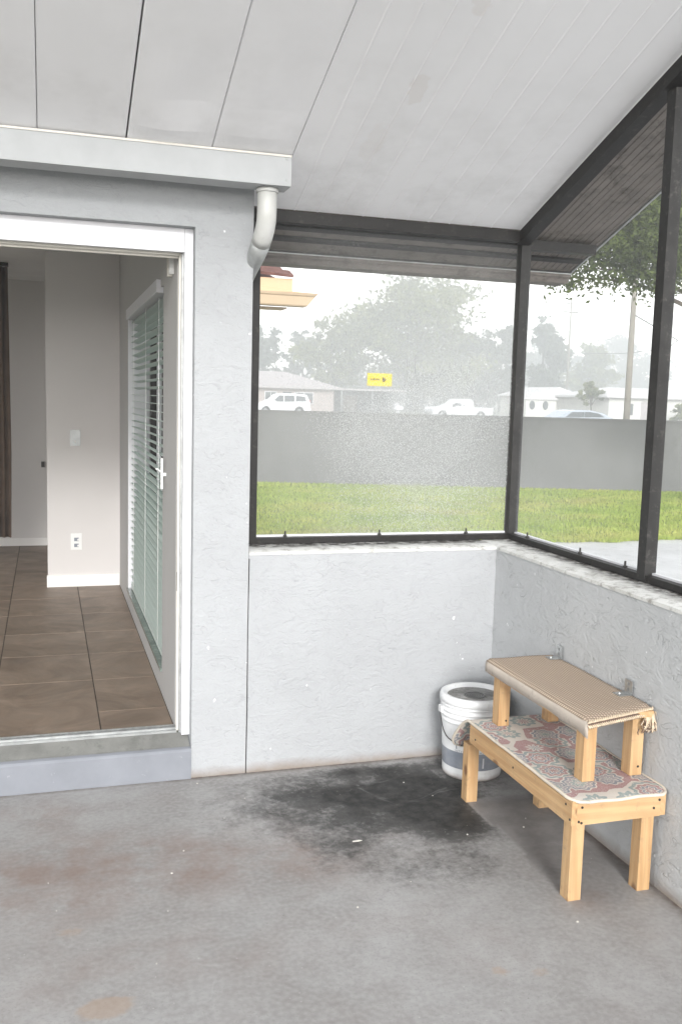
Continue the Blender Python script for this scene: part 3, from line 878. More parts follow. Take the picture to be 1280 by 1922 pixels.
# ------------------------------------------------------------------ interior room
RZ = .17
CZ = 2.59
fl = empty('room_floor', (0, 6, RZ), kind='structure')
setp(box('grout_bed', (-3.2, 3.984, RZ - .12), (.52, 9.6, RZ - .004), 'grout'), fl)
tile_me = {}
def tile(x0, x1, y0, y1):
    key = (round(x1 - x0, 3), round(y1 - y0, 3))
    if key not in tile_me:
        bm = bmesh.new(); add_box(bm, (0, 0, -.006), (x1 - x0, y1 - y0, 0)); tile_me[key] = mesh_bm(bm, 'tile', .0015)
    o = link('tile', tile_me[key], 'tile'); o.location = (x0, y0, RZ + rng.uniform(-.0004, .0004)); setp(o, fl)
xe = [-3.2] + [-.242 - .454 * k for k in range(6, -1, -1)] + [.212, .519]
yeL = [3.985] + [4.25 + .4975 * k for k in range(1, 11)]
yeR = [3.985] + [4.25 + .4975 * k for k in range(0, 11)]
for i in range(len(xe) - 1):
    yy_ = yeR if i == len(xe) - 2 else yeL
    for j in range(len(yy_) - 1):
        if xe[i] > -.3 and xe[i] >= .0 and yy_[j] > 7.2: continue
        tile(xe[i] + .003, xe[i + 1] - .003, yy_[j] + .003, yy_[j + 1] - .003)

iw = empty('room_wall', (.6, 5.5, RZ), kind='structure')     # window wall on the right
WY0, WY1, WZ0, WZ1 = 4.46, 6.43, .275, 2.10
bm = bmesh.new()
add_box(bm, (.52, 3.976, RZ), (.72, WY0, CZ)); add_box(bm, (.52, WY1, RZ), (.72, 9.35, CZ))
add_box(bm, (.52, WY0 + .0005, RZ), (.72, WY1 - .0005, WZ0)); add_box(bm, (.52, WY0 + .0005, WZ1), (.72, WY1 - .0005, CZ))
setp(link('plaster_face', mesh_bm(bm, 'room_wall'), 'plaster_shaded'), iw)
pw = empty('partition_wall', (.26, 7.15, RZ), kind='structure')
setp(box('plaster_face', (.003, 7.15, RZ), (.5195, 7.27, CZ), 'plaster'), pw)
setp(box('baseboard', (-.004, 7.137, RZ), (.5165, 7.1495, RZ + .088), 'baseboard', None, .003), pw)
bw = empty('room_back_wall', (-1, 9.15, RZ), kind='structure')
setp(box('plaster_face', (-3.3, 9.15, RZ), (.5195, 9.3, CZ), 'plaster'), bw)
setp(box('baseboard', (-3.2, 9.137, RZ), (.5, 9.1495, RZ + .07), 'baseboard', None, .003), bw)
setp(box('door_stop', (-.045, 9.10, .905), (-.015, 9.149, .955), 'black', None, .008, seg=2), bw)
lw = empty('room_side_wall', (-3.2, 6, RZ), kind='structure')
bm = bmesh.new()
add_box(bm, (-3.4, 3.976, RZ), (-3.201, 4.3, CZ)); add_box(bm, (-3.4, 8.8, RZ), (-3.201, 9.15, CZ))
add_box(bm, (-3.4, 4.3, RZ), (-3.201, 8.8, .25)); add_box(bm, (-3.4, 4.3, 2.5), (-3.201, 8.8, CZ))  # wide unseen opening, added to let more daylight into the room
setp(link('plaster_face', mesh_bm(bm, 'side_wall'), 'plaster'), lw)
rc = box('room_ceiling', (-3.4, 3.975, CZ + .0005), (.72, 9.35, CZ + .08), 'ceil_in'); tag(rc, kind='structure')
hd = box('room_header_wall', (-3.4, 3.9755, 2.2005), (.5195, 4.02, CZ), 'plaster'); tag(hd, kind='structure')

# window with blinds in the right wall
wd = empty('window', (.6, 5.4, WZ0), 'tall window in the right room wall behind the open blinds', 'window')
def W(name, lo, hi, mat='white', bevel=.002): return part_box(name, lo, hi, mat, wd, bevel)
W('sill_stone', (.512, WY0 + .002, WZ0 + .001), (.66, WY1 - .002, WZ0 + .018), 'marble')
W('side_trim', (.521, WY1 - .012, WZ0 + .0185), (.66, WY1 - .001, WZ1 - .001), 'white')
for y0, y1 in ((WY0 + .001, WY0 + .05), (WY0 + .62, WY0 + .67), (WY1 - .71, WY1 - .66), (WY1 - .06, WY1 - .013)):
    W('mullion', (.665, y0, WZ0 + .0185), (.70, y1, WZ1 - .001), 'bronze')
W('frame_rail', (.666, WY0 + .0505, WZ0 + .0185), (.699, WY1 - .0605, WZ0 + .06), 'bronze')
W('frame_rail', (.666, WY0 + .0505, WZ1 - .04), (.699, WY1 - .0605, WZ1 - .001), 'bronze')
setp(link('pane', mesh_np('pane', [(.683, WY0 + .02, WZ0 + .03), (.683, WY1 - .03, WZ0 + .03), (.683, WY1 - .03, WZ1 - .02), (.683, WY0 + .02, WZ1 - .02)], [(0, 1, 2, 3)]), 'pane'), wd)
bl = empty('window_blind', (.545, 5.4, 2.1), 'white horizontal slat blind lowered over the window beside the doorway', 'blind')
setp(box('headrail', (.500, 4.565, 2.075), (.560, 6.34, 2.135), 'white', None, .003), bl)
by0, by1 = 4.60, 6.405
nsl = 42
zt, zb = 2.055, .335
sme = None
for i in range(nsl):
    if sme is None:
        bm = bmesh.new(); n = 12; A = []; B = []
        for j in range(n + 1):
            y = by0 + (by1 - by0) * j / n
            r = []
            for u in (-.0235, 0, .0235):
                # tilted slightly, curved
                z = .0025 * (1 - (u / .0235) ** 2) - u * .14
                r.append((bm.verts.new((u, y - 5.4, z)), bm.verts.new((u, y - 5.4, z - .0016))))
            A.append(r)
        for j in range(n):
            for q in range(2):
                bm.faces.new((A[j][q][0], A[j][q + 1][0], A[j + 1][q + 1][0], A[j + 1][q][0]))
                bm.faces.new((A[j][q][1], A[j + 1][q][1], A[j + 1][q + 1][1], A[j][q + 1][1]))
            bm.faces.new((A[j][0][0], A[j + 1][0][0], A[j + 1][0][1], A[j][0][1]))
            bm.faces.new((A[j][2][0], A[j][2][1], A[j + 1][2][1], A[j + 1][2][0]))
        sme = mesh_bm(bm, 'slat', 0, False)
    o = link('slat', sme, 'slat')
    t = i / (nsl - 1)
    o.location = (.562 + .0015 * math.sin(i * 1.7), 5.4, zt + (zb - zt) * t)
    o.rotation_euler = (rng.normal(0, .0015), rng.normal(0, .06), 0)
    setp(o, bl)
setp(box('bottom_rail', (.540, by0, .303), (.584, by1, .322), 'slat', None, .002), bl)
for y in (4.8, 5.45, 6.2):
    setp(tube('lift_cord', [(.537, y, .32), (.538, y, 1.2), (.538, y, 2.075)], .0016, 'plastic', None, 6), bl)
# small fittings
hk = empty('pull_handle', (.50, 4.33, 1.24), 'slim white vertical pull handle on the shaded wall strip beside the blinds', 'handle')
setp(box('bar', (.496, 4.325, 1.172), (.505, 4.337, 1.312), 'plastic', None, .003), hk)
setp(box('stem', (.5052, 4.327, 1.232), (.5198, 4.335, 1.246), 'plastic', None, .002), hk)
setp(tube('lever', [(.496, 4.331, 1.25), (.484, 4.333, 1.262), (.474, 4.337, 1.264)], .004, 'plastic', None, 8), hk)
sn = empty('door_sensor', (.51, 4.15, 2.13), 'small beige alarm sensor at the top corner of the doorway', 'sensor')
setp(box('sensor_box', (.498, 4.13, 2.10), (.5195, 4.155, 2.175), 'cream', None, .003), sn)
setp(box('magnet', (.500, 4.085, 2.105), (.5195, 4.105, 2.172), 'plastic', None, .003), sn)
sw = empty('light_switch', (.202, 7.148, 1.27), 'silver wall switch plate on the pale partition wall', 'switch')
setp(box('plate', (.165, 7.141, 1.212), (.240, 7.1495, 1.328), 'grey_metal', None, .002), sw)
setp(box('toggle', (.196, 7.130, 1.232), (.209, 7.1408, 1.254), 'plastic', None, .002), sw)
ou = empty('power_outlet', (.205, 7.148, .505), 'white power outlet low on the pale partition wall', 'outlet')
setp(box('plate', (.167, 7.142, .445), (.245, 7.1495, .567), 'plastic', None, .002), ou)
for z in (.478, .522):
    setp(box('socket', (.190, 7.140, z - .013), (.222, 7.1418, z + .013), 'inkgrey', None, .0005), ou)
    setp(box('plug_cap', (.212, 7.134, z - .008), (.228, 7.1398, z + .004), 'plastic', None, .0005), ou)
cu = empty('curtain', (-.42, 8.0, RZ), 'dark brown hanging curtain at the left side of the room', 'curtain')
v = []; f = []
n = 40
for i in range(n):
    x = -.62 + (.345) * i / (n - 1); y = 8.0 + .022 * math.sin(i * 1.1)
    v += [(x, y, .42), (x + .01 * math.sin(i), y, 1.1), (x, y, 2.56)]
for i in range(n - 1):
    for k in range(2): f.append((i * 3 + k, (i + 1) * 3 + k, (i + 1) * 3 + k + 1, i * 3 + k + 1))
cm = link('cloth', mesh_np('cloth', v, f, True), 'curtain'); sm_ = cm.modifiers.new('s', 'SOLIDIFY'); sm_.thickness = .004; setp(cm, cu)
setp(box('curtain_rail', (-.64, 7.96, 2.565), (-.27, 8.04, 2.588), 'bronze'), cu)

# ------------------------------------------------------------------ bench (two tiers)
BX0, BX1, BY0, BY1 = 1.580, 1.930, 2.503, 3.262
bn = empty('bench', (1.76, 2.9, 0), 'low pine bench covered by a patterned medallion rug', 'bench')
def Bn(name, lo, hi, mat, bevel=.0025): return part_box(name, lo, hi, mat, bn, bevel)
TZ0, TZ1 = .272, .345
Bn('side_board', (BX0, BY0, TZ0), (BX0 + .019, BY1, TZ1), 'wood_y')
Bn('side_board', (BX1 - .019, BY0 + .001, TZ0), (BX1, BY1, TZ1), 'wood_y')
Bn('end_board', (BX0 + .0195, BY0 + .001, TZ0 - .002), (BX1 - .0195, BY0 + .02, TZ1 - .002), 'wood_x')
Bn('end_board', (BX0 + .0195, BY1 - .02, TZ0), (BX1 - .0195, BY1 - .001, TZ1), 'wood_x')
Bn('seat_board', (BX0 + .001, BY0 + .001, TZ1 + .0005), (BX0 + .166, BY1 - .001, TZ1 + .006), 'wood_y', .001)
Bn('seat_board', (BX0 + .170, BY0 + .001, TZ1 + .0005), (BX1 - .001, BY1 - .001, TZ1 + .006), 'wood_y', .001)
for (lx, ly) in ((BX0 + .0205, BY0 + .028), (BX1 - .0685, BY0 + .028), (BX0 + .0205, BY1 + .055), (BX1 - .0685, BY1 - .072)):
    if ly > BY1: ly = BY1 + .048 - .0
    Bn('leg', (lx, ly - (0.0 if ly < BY1 else .0), 0.0), (lx + .047, ly + .048, TZ1 - .001 if ly < BY1 else TZ0 - .03), 'wood_z', .003)
def screw(x, y, z, axis, root):
    bm = bmesh.new(); bmesh.ops.create_cone(bm, cap_ends=True, segments=8, radius1=.0042, radius2=.0042, depth=.002)
    R_ = Matrix.Rotation(math.pi / 2, 4, 'X' if axis == 1 else 'Y')
    bmesh.ops.transform(bm, matrix=Matrix.Translation((x, y, z)) @ R_, verts=bm.verts)
    setp(link('screw', mesh_bm(bm, 'screw'), 'black'), root)
for x, z in ((1.607, .283), (1.617, .330), (1.617, .278), (1.905, .326), (1.885, .300)): screw(x, BY0 - .0002, z, 1, bn)
for y, z in ((2.512, .29), (2.54, .33), (2.9, .31), (3.21, .30)): screw(BX0 - .0004, y, z, 0, bn)

# rug on the lower tier (rounded ends, hanging over the far end)
def rug():
    nx, ny = 22, 90
    x0, x1, y0, y1 = BX0 + .001, 1.935, BY0 - .012, 3.46
    V = []; 
    for j in range(ny + 1):
        y = y0 + (y1 - y0) * j / ny
        # rounded corner inset
        dy = min(y - y0, y1 - y); r = .055
        ins = (r - math.sqrt(max(0, r * r - (r - dy) ** 2))) if dy < r else 0
        for i in range(nx + 1):
            a, b = x0 + ins, x1 - ins * .5
            x = a + (b - a) * i / nx
            z = TZ1 + .0125 + .0016 * math.sin(x * 40 + y * 13) * math.sin(y * 22)
            if y > BY1 + .01:
                t = y - (BY1 + .01); z -= .19 * (t / .2) ** 1.5
            if dy < .03 and y < BY0 + .1: z -= .004 * (1 - dy / .03)
            V.append((x, y, z))
    F = [(j * (nx + 1) + i, j * (nx + 1) + i + 1, (j + 1) * (nx + 1) + i + 1, (j + 1) * (nx + 1) + i) for j in range(ny) for i in range(nx)]
    o = link('pile', mesh_np('pile', V, F, True), 'rug'); m = o.modifiers.new('s', 'SOLIDIFY'); m.thickness = .007; m.offset = -1
    # binding along the border
    idx = [i for i in range(nx + 1)] + [(j) * (nx + 1) + nx for j in range(1, ny + 1)] + [ny * (nx + 1) + i for i in range(nx - 1, -1, -1)] + [j * (nx + 1) for j in range(ny - 1, 0, -1)]
    pts = [Vector(V[i]) + Vector((0, 0, -.003)) for i in idx]; pts.append(pts[0])
    return o, pts
rg = empty('rug', (1.75, 2.9, .36), 'cream rug with red and blue medallions laid over the lower bench', 'rug')
o_, pts_ = rug(); setp(o_, rg)
setp(tube('binding', pts_, .0058, 'rug_edge', None, 8), rg)

# upper tier stands on the rug
us = empty('stool', (1.79, 2.9, .36), 'small pine top tier standing on the medallion rug', 'stool')
UX0, UX1, UY0, UY1 = 1.645, 1.922, 2.585, 3.262
UZ = .578
def U(name, lo, hi, mat, bevel=.0025): return part_box(name, lo, hi, mat, us, bevel)
RZT = TZ1 + .0150
for (lx, ly) in ((UX0 + .040, UY0 + .035), (UX1 - .048, UY0 + .045), (UX0 + .012, UY1 - .085), (UX1 - .048, UY1 - .085)):
    U('leg', (lx, ly, RZT), (lx + .046, ly + .05, UZ - .0005), 'wood_z', .003)
U('top_board', (UX0, UY0, UZ), (UX1, UY1, UZ + .02), 'wood_y')
U('edge_board', (UX0 - .0005, UY0 - .03, UZ - .028), (UX0 + .013, UY1, UZ - .0005), 'wood_y')
screw(1.905, UY0 + .0448, RZT + .03, 1, us); screw(UX0 + .045, UY1 - .0855, RZT + .02, 1, us)
# woven mat on top
wm = empty('woven_mat', (1.78, 2.9, .6), 'tan woven mat with stitched fringe covering the top tier', 'mat')
def mat_top():
    nx, ny = 18, 60; V = []
    for j in range(ny + 1):
        t = j / ny
        for i in range(nx + 1):
            s = i / nx
            x = (UX0 - .006) + (1.930 - UX0 + .006) * s
            ya = 2.535 + .072 * s; y = ya + (3.268 - ya) * t
            z = UZ + .0275 + .0012 * math.sin(x * 30) * math.sin(y * 17)
            if s < .06: z -= .010 * (1 - s / .06) ** 1.5
            if t < .05: z -= .012 * (1 - t / .05) ** 1.5
            V.append((x, y, z))
    F = [(j * (nx + 1) + i, j * (nx + 1) + i + 1, (j + 1) * (nx + 1) + i + 1, (j + 1) * (nx + 1) + i) for j in range(ny) for i in range(nx)]
    o = link('weave', mesh_np('weave', V, F, True), 'sisal'); m = o.modifiers.new('s', 'SOLIDIFY'); m.thickness = .006; m.offset = -1
    return o
setp(mat_top(), wm)
# cloth band hanging down the front side
V = []; F = []
n = 40
for j in range(n + 1):
    y = 2.535 + (3.268 - 2.535) * j / n
    w = .0015 * math.sin(y * 23)
    dr = .040 + (.012 * math.exp(-((y - 2.535) / .05) ** 2)) + .002 * math.sin(y * 31)
    V += [(UX0 - .0055 + w * .2, y, UZ + .018), (UX0 - .0085 + w, y, UZ + .006), (UX0 - .0075 + w, y, UZ + .018 - dr)]
for j in range(n):
    for k in range(2): F.append((j * 3 + k, (j + 1) * 3 + k, (j + 1) * 3 + k + 1, j * 3 + k + 1))
o = link('side_band', mesh_np('side_band', V, F, True), 'mat_band'); m = o.modifiers.new('s', 'SOLIDIFY'); m.thickness = .004; setp(o, wm)
# stitched end: two rows of slanted yarn beads + dark core
parts = []; dark = []
for row, (dz, dy) in enumerate(((.012, .0), (-.004, -.004))):
    for k in range(34):
        s = k / 33
        x = UX0 - .004 + (1.930 - UX0) * s; y = 2.531 + .072 * s + dy; z = UZ + .010 + dz
        sl_ = .006 if row == 0 else -.006
        parts.append(tube_np([(x - sl_ * .6, y + .002, z - .006), (x, y - .003, z), (x + sl_ * .6, y + .002, z + .006)], [.0022, .0034, .0022], 5))
dark.append(tube_np([(UX0 - .004, 2.532, UZ + .013), (1.928, 2.604, UZ + .013)], .0042, 6))
V, F = join_np(parts); o = link('stitching', mesh_np('stitching', V, F, True), 'yarn'); tag(o, kind='stuff'); setp(o, wm)
V, F = join_np(dark); setp(link('stitch_core', mesh_np('stitch_core', V, F, True), 'yarn_dark'), wm)
# loose knotted fringe at the near right corner
parts = []
for k in range(26):
    x = 1.912 + rng.normal(0, .009); y = 2.600 + rng.normal(0, .006); L = rng.uniform(.03, .062)
    parts.append(tube_np([(x, y, UZ + .012), (x + rng.normal(0, .006), y - .006, UZ - .006), (x + rng.normal(0, .008), y - .006 + rng.normal(0, .004), UZ + .012 - L), (x + rng.normal(0, .014), y - .008, UZ + .006 - L)], [.003, .0036, .003, .0016], 5))
V, F = join_np(parts); setp(tag(link('fringe', mesh_np('fringe', V, F, True), 'yarn'), kind='stuff'), wm)
parts = []
for k in range(12):
    x = 1.905 + rng.normal(0, .012); y = 2.596; z = UZ - .035 + rng.normal(0, .008)
    parts.append(tube_np([(x, y, z), (x + rng.normal(0, .01), y - .004, z - .01), (x + rng.normal(0, .016), y - .004, z - .02)], [.002, .002, .001], 5))
V, F = join_np(parts); setp(tag(link('fringe', mesh_np('fringe', V, F, True), 'yarn_dark'), kind='stuff'), wm)

# corner brackets screwed to the top tier
def bracket(yc, label):
    b = empty('corner_bracket', (1.93, yc, UZ + .03), label, 'bracket', 'metal corner brackets on the top tier')
    bm = bmesh.new(); w = .022
    add_box(bm, (1.880, yc - w, UZ + .0285), (1.931, yc + w, UZ + .0310))
    bmesh.ops.create_cone(bm, cap_ends=True, segments=10, radius1=.005, radius2=.005, depth=.002, matrix=Matrix.Translation((1.898, yc + .008, UZ + .032)))
    setp(link('foot_plate', mesh_bm(bm, 'foot_plate', 0), 'galv'), b)
    # upright with two slots: built as frame bars
    bm = bmesh.new(); x0, x1, z0, z1 = 1.9285, 1.931, UZ + .0312, UZ + .078
    add_box(bm, (x0, yc - w, z0), (x1, yc - .006, z1)); add_box(bm, (x0, yc + .006, z0), (x1, yc + w, z1))
    for a, c in ((z0, z0 + .008), (z0 + .019, z0 + .027), (z1 - .009, z1)): add_box(bm, (x0 + .0002, yc - .0062, a), (x1 - .0002, yc + .0062, c))
    setp(link('upright_plate', mesh_bm(bm, 'upright_plate', 0), 'galv'), b)
bracket(3.215, 'upright steel corner bracket at the far end of the woven mat')
bracket(2.745, 'upright steel corner bracket near the fringed end of the woven mat')

# ------------------------------------------------------------------ bucket
bc = (1.765, 3.615)
bk = empty('bucket', (*bc, 0), 'white plastic paint bucket with lid and wire handle in the porch corner', 'bucket')
H = .36
rr = lambda z: .127 + .016 * z / H
prof = [(.0, .012), (.10, .012), (.122, .0), (rr(0) - .001, .0), (rr(.01) + .001, .012), (rr(.03), .03), (rr(.235), .235)]
for z in (.243, .266, .289, .312):
    prof += [(rr(z), z - .004), (rr(z) + .006, z), (rr(z) + .006, z + .003), (rr(z), z + .007)]
prof += [(rr(.33), .333), (rr(.33) + .001, .336)]
def m_bucket():
    k = NT('bucket_plastic')
    z = k.n('SeparateXYZ', i={0: k.co()}).outputs[2]
    base = k.ramp(k.noise(7, 6, .6), [(.35, (.70, .71, .72)), (.7, (.80, .80, .81))])
    band = k.ramp(z, [(.0, 0.0), (.045, 1.0), (.118, 0.0)], 'CONSTANT')
    c = k.mix(band, base, k.mix(k.ramp(k.noise(12, 4), [(.4, 0.0), (.6, 1.0)]), (.20, .22, .26), (.27, .29, .33)))
    dirt = k.math('MULTIPLY', k.ramp(k.noise(24, 7, .75), [(.55, 0.0), (.72, 1.0)]), .35)
    c = k.mix(dirt, c, (.35, .31, .27))
    low = k.n('MapRange', i={0: k.math('ADD', z, k.math('MULTIPLY', k.noise(15, 5), .03)), 1: .012, 2: .04, 3: .8, 4: 0.0}).outputs[0]
    c = k.mix(low, c, (.30, .23, .19))
    return k.fin(c, .38, 0, .45)
MAT['bucket'] = m_bucket()
setp_o = lathe('shell', prof, 'bucket', None, 64, caps=False); setp_o.parent = bk
lid = lathe('lid', [(0, .338), (.112, .338), (.119, .3385), (.124, .352), (.129, .3555), (.140, .3555), (.147, .352), (.1495, .342), (.1495, .322), (.1455, .320), (.1455, .337)], 'bucket', None, 64, caps=False); lid.parent = bk
def m_lid():
    k = NT('dirty_lid'); v = k.mapped((1, 1, 0))
    ln = k.n('VectorMath', operation='LENGTH', i={0: v}).outputs['Value']
    c = k.ramp(k.noise(22, 7, .72), [(.35, (.13, .125, .115)), (.6, (.34, .335, .325))])
    ring = k.math('SINE', k.math('MULTIPLY', ln, 900.0))
    inn = k.ramp(ln, [(.0, 1.0), (.043, 0.0)], 'CONSTANT')
    rc_ = k.mix(k.ramp(ring, [(.3, 0.0), (.7, 1.0)]), (.05, .05, .05), (.28, .28, .27))
    return k.fin(k.mix(inn, c, rc_), .6, 0, .3)
MAT['lid_in'] = m_lid()
li = lathe('lid_disc', [(0, .3388), (.040, .3388), (.041, .3405), (.045, .3405), (.046, .3388), (.1175, .3390)], 'lid_in', None, 64, caps=False); li.parent = bk
# bail handle, dropped to the front-left
cA = Vector((-.146, .02, .285)); cB = Vector((.146, -.02, .285))
side = Vector((-.13, -.99, 0)).normalized()
pts = []
for k in range(25):
    t = k / 24; a = math.pi * t
    base_ = cA.lerp(cB, .5) + (cA - cB) * .5 * math.cos(a)
    p = base_ + side * (.045 * math.sin(a) + 0) + Vector((0, 0, -.125 * math.sin(a) ** .9))
    rad_ = math.hypot(p.x, p.y); need = rr(max(.0, p.z)) + .012
    if rad_ < need: p.x *= need / rad_; p.y *= need / rad_
    pts.append(p)
o = tube('handle', pts, .0022, 'black', None, 8); o.parent = bk
for c_ in (cA, cB):
    bm = bmesh.new(); s_ = .014
    add_box(bm, (c_.x - .006, c_.y - s_, c_.z - s_), (c_.x + .006, c_.y + s_, c_.z + s_)); o = link('ear', mesh_bm(bm, 'ear', .003), 'bucket', bk)
# print on the shell, wrapped round the cylinder
def wrapped(txt, size, ang0, z0, mat, outline=True, tr=1.0):
    cu_ = bpy.data.curves.new('print', 'FONT'); cu_.body = txt; cu_.size = size; cu_.resolution_u = 3; cu_.space_character = tr
    ob = bpy.data.objects.new('tmp', cu_); COL.objects.link(ob)
    dg = bpy.context.evaluated_depsgraph_get(); me = bpy.data.meshes.new_from_object(ob.evaluated_get(dg))
    bpy.data.objects.remove(ob)
    bm = bmesh.new(); bm.from_mesh(me)
    if outline:
        bmesh.ops.dissolve_limit(bm, angle_limit=.01, verts=bm.verts, edges=bm.edges)
        ed = [f for f in bm.faces]
        bmesh.ops.inset_region(bm, faces=ed, thickness=size * .075, use_boundary=True)
        bmesh.ops.delete(bm, geom=[f for f in ed if f.is_valid], context='FACES')
    else:
        bmesh.ops.triangulate(bm, faces=bm.faces)
    for v_ in bm.verts:
        z = z0 + v_.co.y; r = rr(z) + .0009; a = ang0 + v_.co.x / r
        v_.co = Vector((r * math.cos(a), r * math.sin(a), z))
    bm.to_mesh(me); bm.free(); me.materials.clear()
    return link('print', me, mat, bk)
A0 = math.atan2(-3.615, -1.765)     # direction from bucket to camera
wrapped('K', .064, A0 - .56, .172, 'inkgrey'); wrapped('P', .050, A0 - .56, .135, 'inkgrey')
wrapped('INTERIOR PRIMER', .0145, A0 - .58, .121, 'inkgrey', False, 1.25)
bmx = bmesh.new()
for z_, z2 in ((.058, .103),):
    v4 = []
    for a in (A0 + .36, A0 + .41):
        for z in (z_, z2): v4.append(bmx.verts.new(((rr(z) + .001) * math.cos(a), (rr(z) + .001) * math.sin(a), z)))
    bmx.faces.new((v4[0], v4[2], v4[3], v4[1]))
link('print_bar', mesh_bm(bmx, 'print_bar'), 'white', bk)

# ------------------------------------------------------------------ roof corner of the house wing seen past the screen
wr = empty('wing_roof', (1.2, 7.1, 2.3), 'tan fascia and gutter of the house roof corner with brown shingles', 'roof')
prof = [(7.0, 2.385), (7.002, 2.365), (7.02, 2.30), (7.03, 2.290), (7.12, 2.290), (7.12, 2.395), (7.0, 2.395)]
def gutter_mitre():
    bm = bmesh.new()
    P_ = [(7.000, 2.378), (7.004, 2.368), (7.012, 2.362), (7.018, 2.300), (7.024, 2.290), (7.12, 2.290), (7.12, 2.384), (7.0, 2.384)]
    def xe_(y, z): return 1.970 - (2.384 - z) * .85
    A = [bm.verts.new((.72, y, z)) for y, z in P_]; B = [bm.verts.new((xe_(y, z), y, z)) for y, z in P_]
    n = len(P_); bm.faces.new(A); bm.faces.new(B[::-1])
    for i in range(n): bm.faces.new((A[i], A[(i + 1) % n], B[(i + 1) % n], B[i]))
    return mesh_bm(bm, 'gutter')
setp(link('gutter', gutter_mitre(), 'tan2'), wr)
setp(box('gutter_flange', (.72, 6.996, 2.3845), (1.972, 7.13, 2.389), 'tan'), wr)
bm = bmesh.new()
add_box(bm, (.72, 7.1205, 2.30), (1.80, 7.15, 2.50)); 
setp(link('fascia', mesh_bm(bm, 'fascia'), 'tan'), wr)
V = [(.72, 7.04, 2.452), (1.96, 7.04, 2.390), (1.96, 7.118, 2.392), (.72, 7.118, 2.47), (.72, 7.04, 2.3895), (1.96, 7.04, 2.3893), (1.96, 7.118, 2.3893), (.72, 7.118, 2.3893)]
setp(link('ledge', mesh_np('ledge', V, [(3, 2, 1, 0), (4, 5, 6, 7), (0, 1, 5, 4), (1, 2, 6, 5), (2, 3, 7, 6), (3, 0, 4, 7)]), 'tan'), wr)
# shingle courses: overlapping thick pieces, rows running up the slope
shm = None
for r_ in range(9):
    for c_ in range(8 - (r_ // 4)):
        if shm is None:
            bm = bmesh.new(); add_box(bm, (0, 0, 0), (.138, .16, .020)); shm = mesh_bm(bm, 'shingle', .003)
        o = link('shingle', shm, 'shingle')
        x0_ = 1.800 - .14 * (c_ + 1) - (.14 * .0 if r_ % 2 == 0 else .0) - .05 * r_
        o.location = (x0_, 7.09 + .13 * r_, 2.505 + .045 * r_ + rng.uniform(0, .003) + (1.8 - x0_) * .05)
        o.rotation_euler = (math.radians(19), math.radians(2.8), 0); setp(o, wr)
setp(box('soffit_bracket', (.72, 7.16, 2.279), (1.77, 7.34, 2.289), 'tan2'), wr)
setp(box('wing_wall', (.73, 7.5, GZ), (1.30, 12, 2.26), 'tan'), wr)
V = [(.72, 7.2, 2.50), (1.78, 7.2, 2.47), (1.3, 9.5, 3.2), (.72, 9.5, 3.25)]
V2 = [(a, b, c - .03) for a, b, c in V]
setp(link('roof_deck', mesh_np('roof_deck', V + V2, [(0, 1, 2, 3), (7, 6, 5, 4), (0, 4, 5, 1), (1, 5, 6, 2), (2, 6, 7, 3), (3, 7, 4, 0)]), 'shingle'), wr)

# ------------------------------------------------------------------ yard wall
yw = empty('yard_wall', (8, 19.8, GZ), 'long plain grey painted masonry wall behind the lawn', 'wall', rz=0)
a_, b_ = Vector((-9, 20.75 + 13.5 * .2675)), Vector((44, 20.75 - 39.5 * .2675))
dr_ = (b_ - a_).normalized(); L_ = (b_ - a_).length
bm = bmesh.new(); add_box(bm, (0, 0, GZ - .1), (L_, .2, 1.285)); o = link('wall_body', mesh_bm(bm, 'wall_body'), 'fence')
o.location = (a_.x, a_.y, 0); o.rotation_euler = (0, 0, math.atan2(dr_.y, dr_.x)); setp(o, yw)
bm = bmesh.new(); add_box(bm, (0, -.015, 1.2855), (L_, .215, 1.325)); o = link('wall_cap', mesh_bm(bm, 'wall_cap', .008), 'fence')
o.location = (a_.x, a_.y, 0); o.rotation_euler = (0, 0, math.atan2(dr_.y, dr_.x)); setp(o, yw)

# ------------------------------------------------------------------ trees
def leaf_mesh(name, blobs, n, size, clump=.5, seed=0, drop=0.0, cl=26):
    r = np.random.default_rng(seed)
    blobs = np.array(blobs, float); vol = blobs[:, 3] * blobs[:, 4] * blobs[:, 5]
    nc = max(20, n // cl)
    bi = r.choice(len(blobs), nc, p=vol / vol.sum())
    d_ = r.normal(size=(nc, 3)); d_ /= np.linalg.norm(d_, axis=1)[:, None]
    rad = r.random(nc) ** .42
    c = blobs[bi, :3] + d_ * rad[:, None] * blobs[bi, 3:6]
    tone_c = np.clip(r.random(nc) * .7 + .3 * (d_[:, 2] * .5 + .5) * rad, 0, 1)
    k = r.integers(0, nc, n)
    p = c[k] + r.normal(size=(n, 3)) * clump * np.array([1, 1, .7])
    if drop: p[:, 2] -= r.exponential(drop, n) * (r.random(n) < .3)
    a = r.normal(size=(n, 3)); a /= np.linalg.norm(a, axis=1)[:, None]
    b = np.cross(a, r.normal(size=(n, 3))); b /= np.linalg.norm(b, axis=1)[:, None]
    s = size * r.uniform(.6, 1.4, n)[:, None]
    V = np.stack([p - a * s, p + b * s * .5, p + a * s, p - b * s * .5], 1)
    me = bpy.data.meshes.new(name)
    me.vertices.add(n * 4); me.vertices.foreach_set('co', V.reshape(-1))
    me.loops.add(n * 4); me.loops.foreach_set('vertex_index', np.arange(n * 4))
    me.polygons.add(n); me.polygons.foreach_set('loop_start', np.arange(0, n * 4, 4))
    me.update(calc_edges=True)
    fattr(me, 'tone', np.repeat(np.clip(tone_c[k] + r.normal(0, .12, n), 0, 1), 4))
    return me
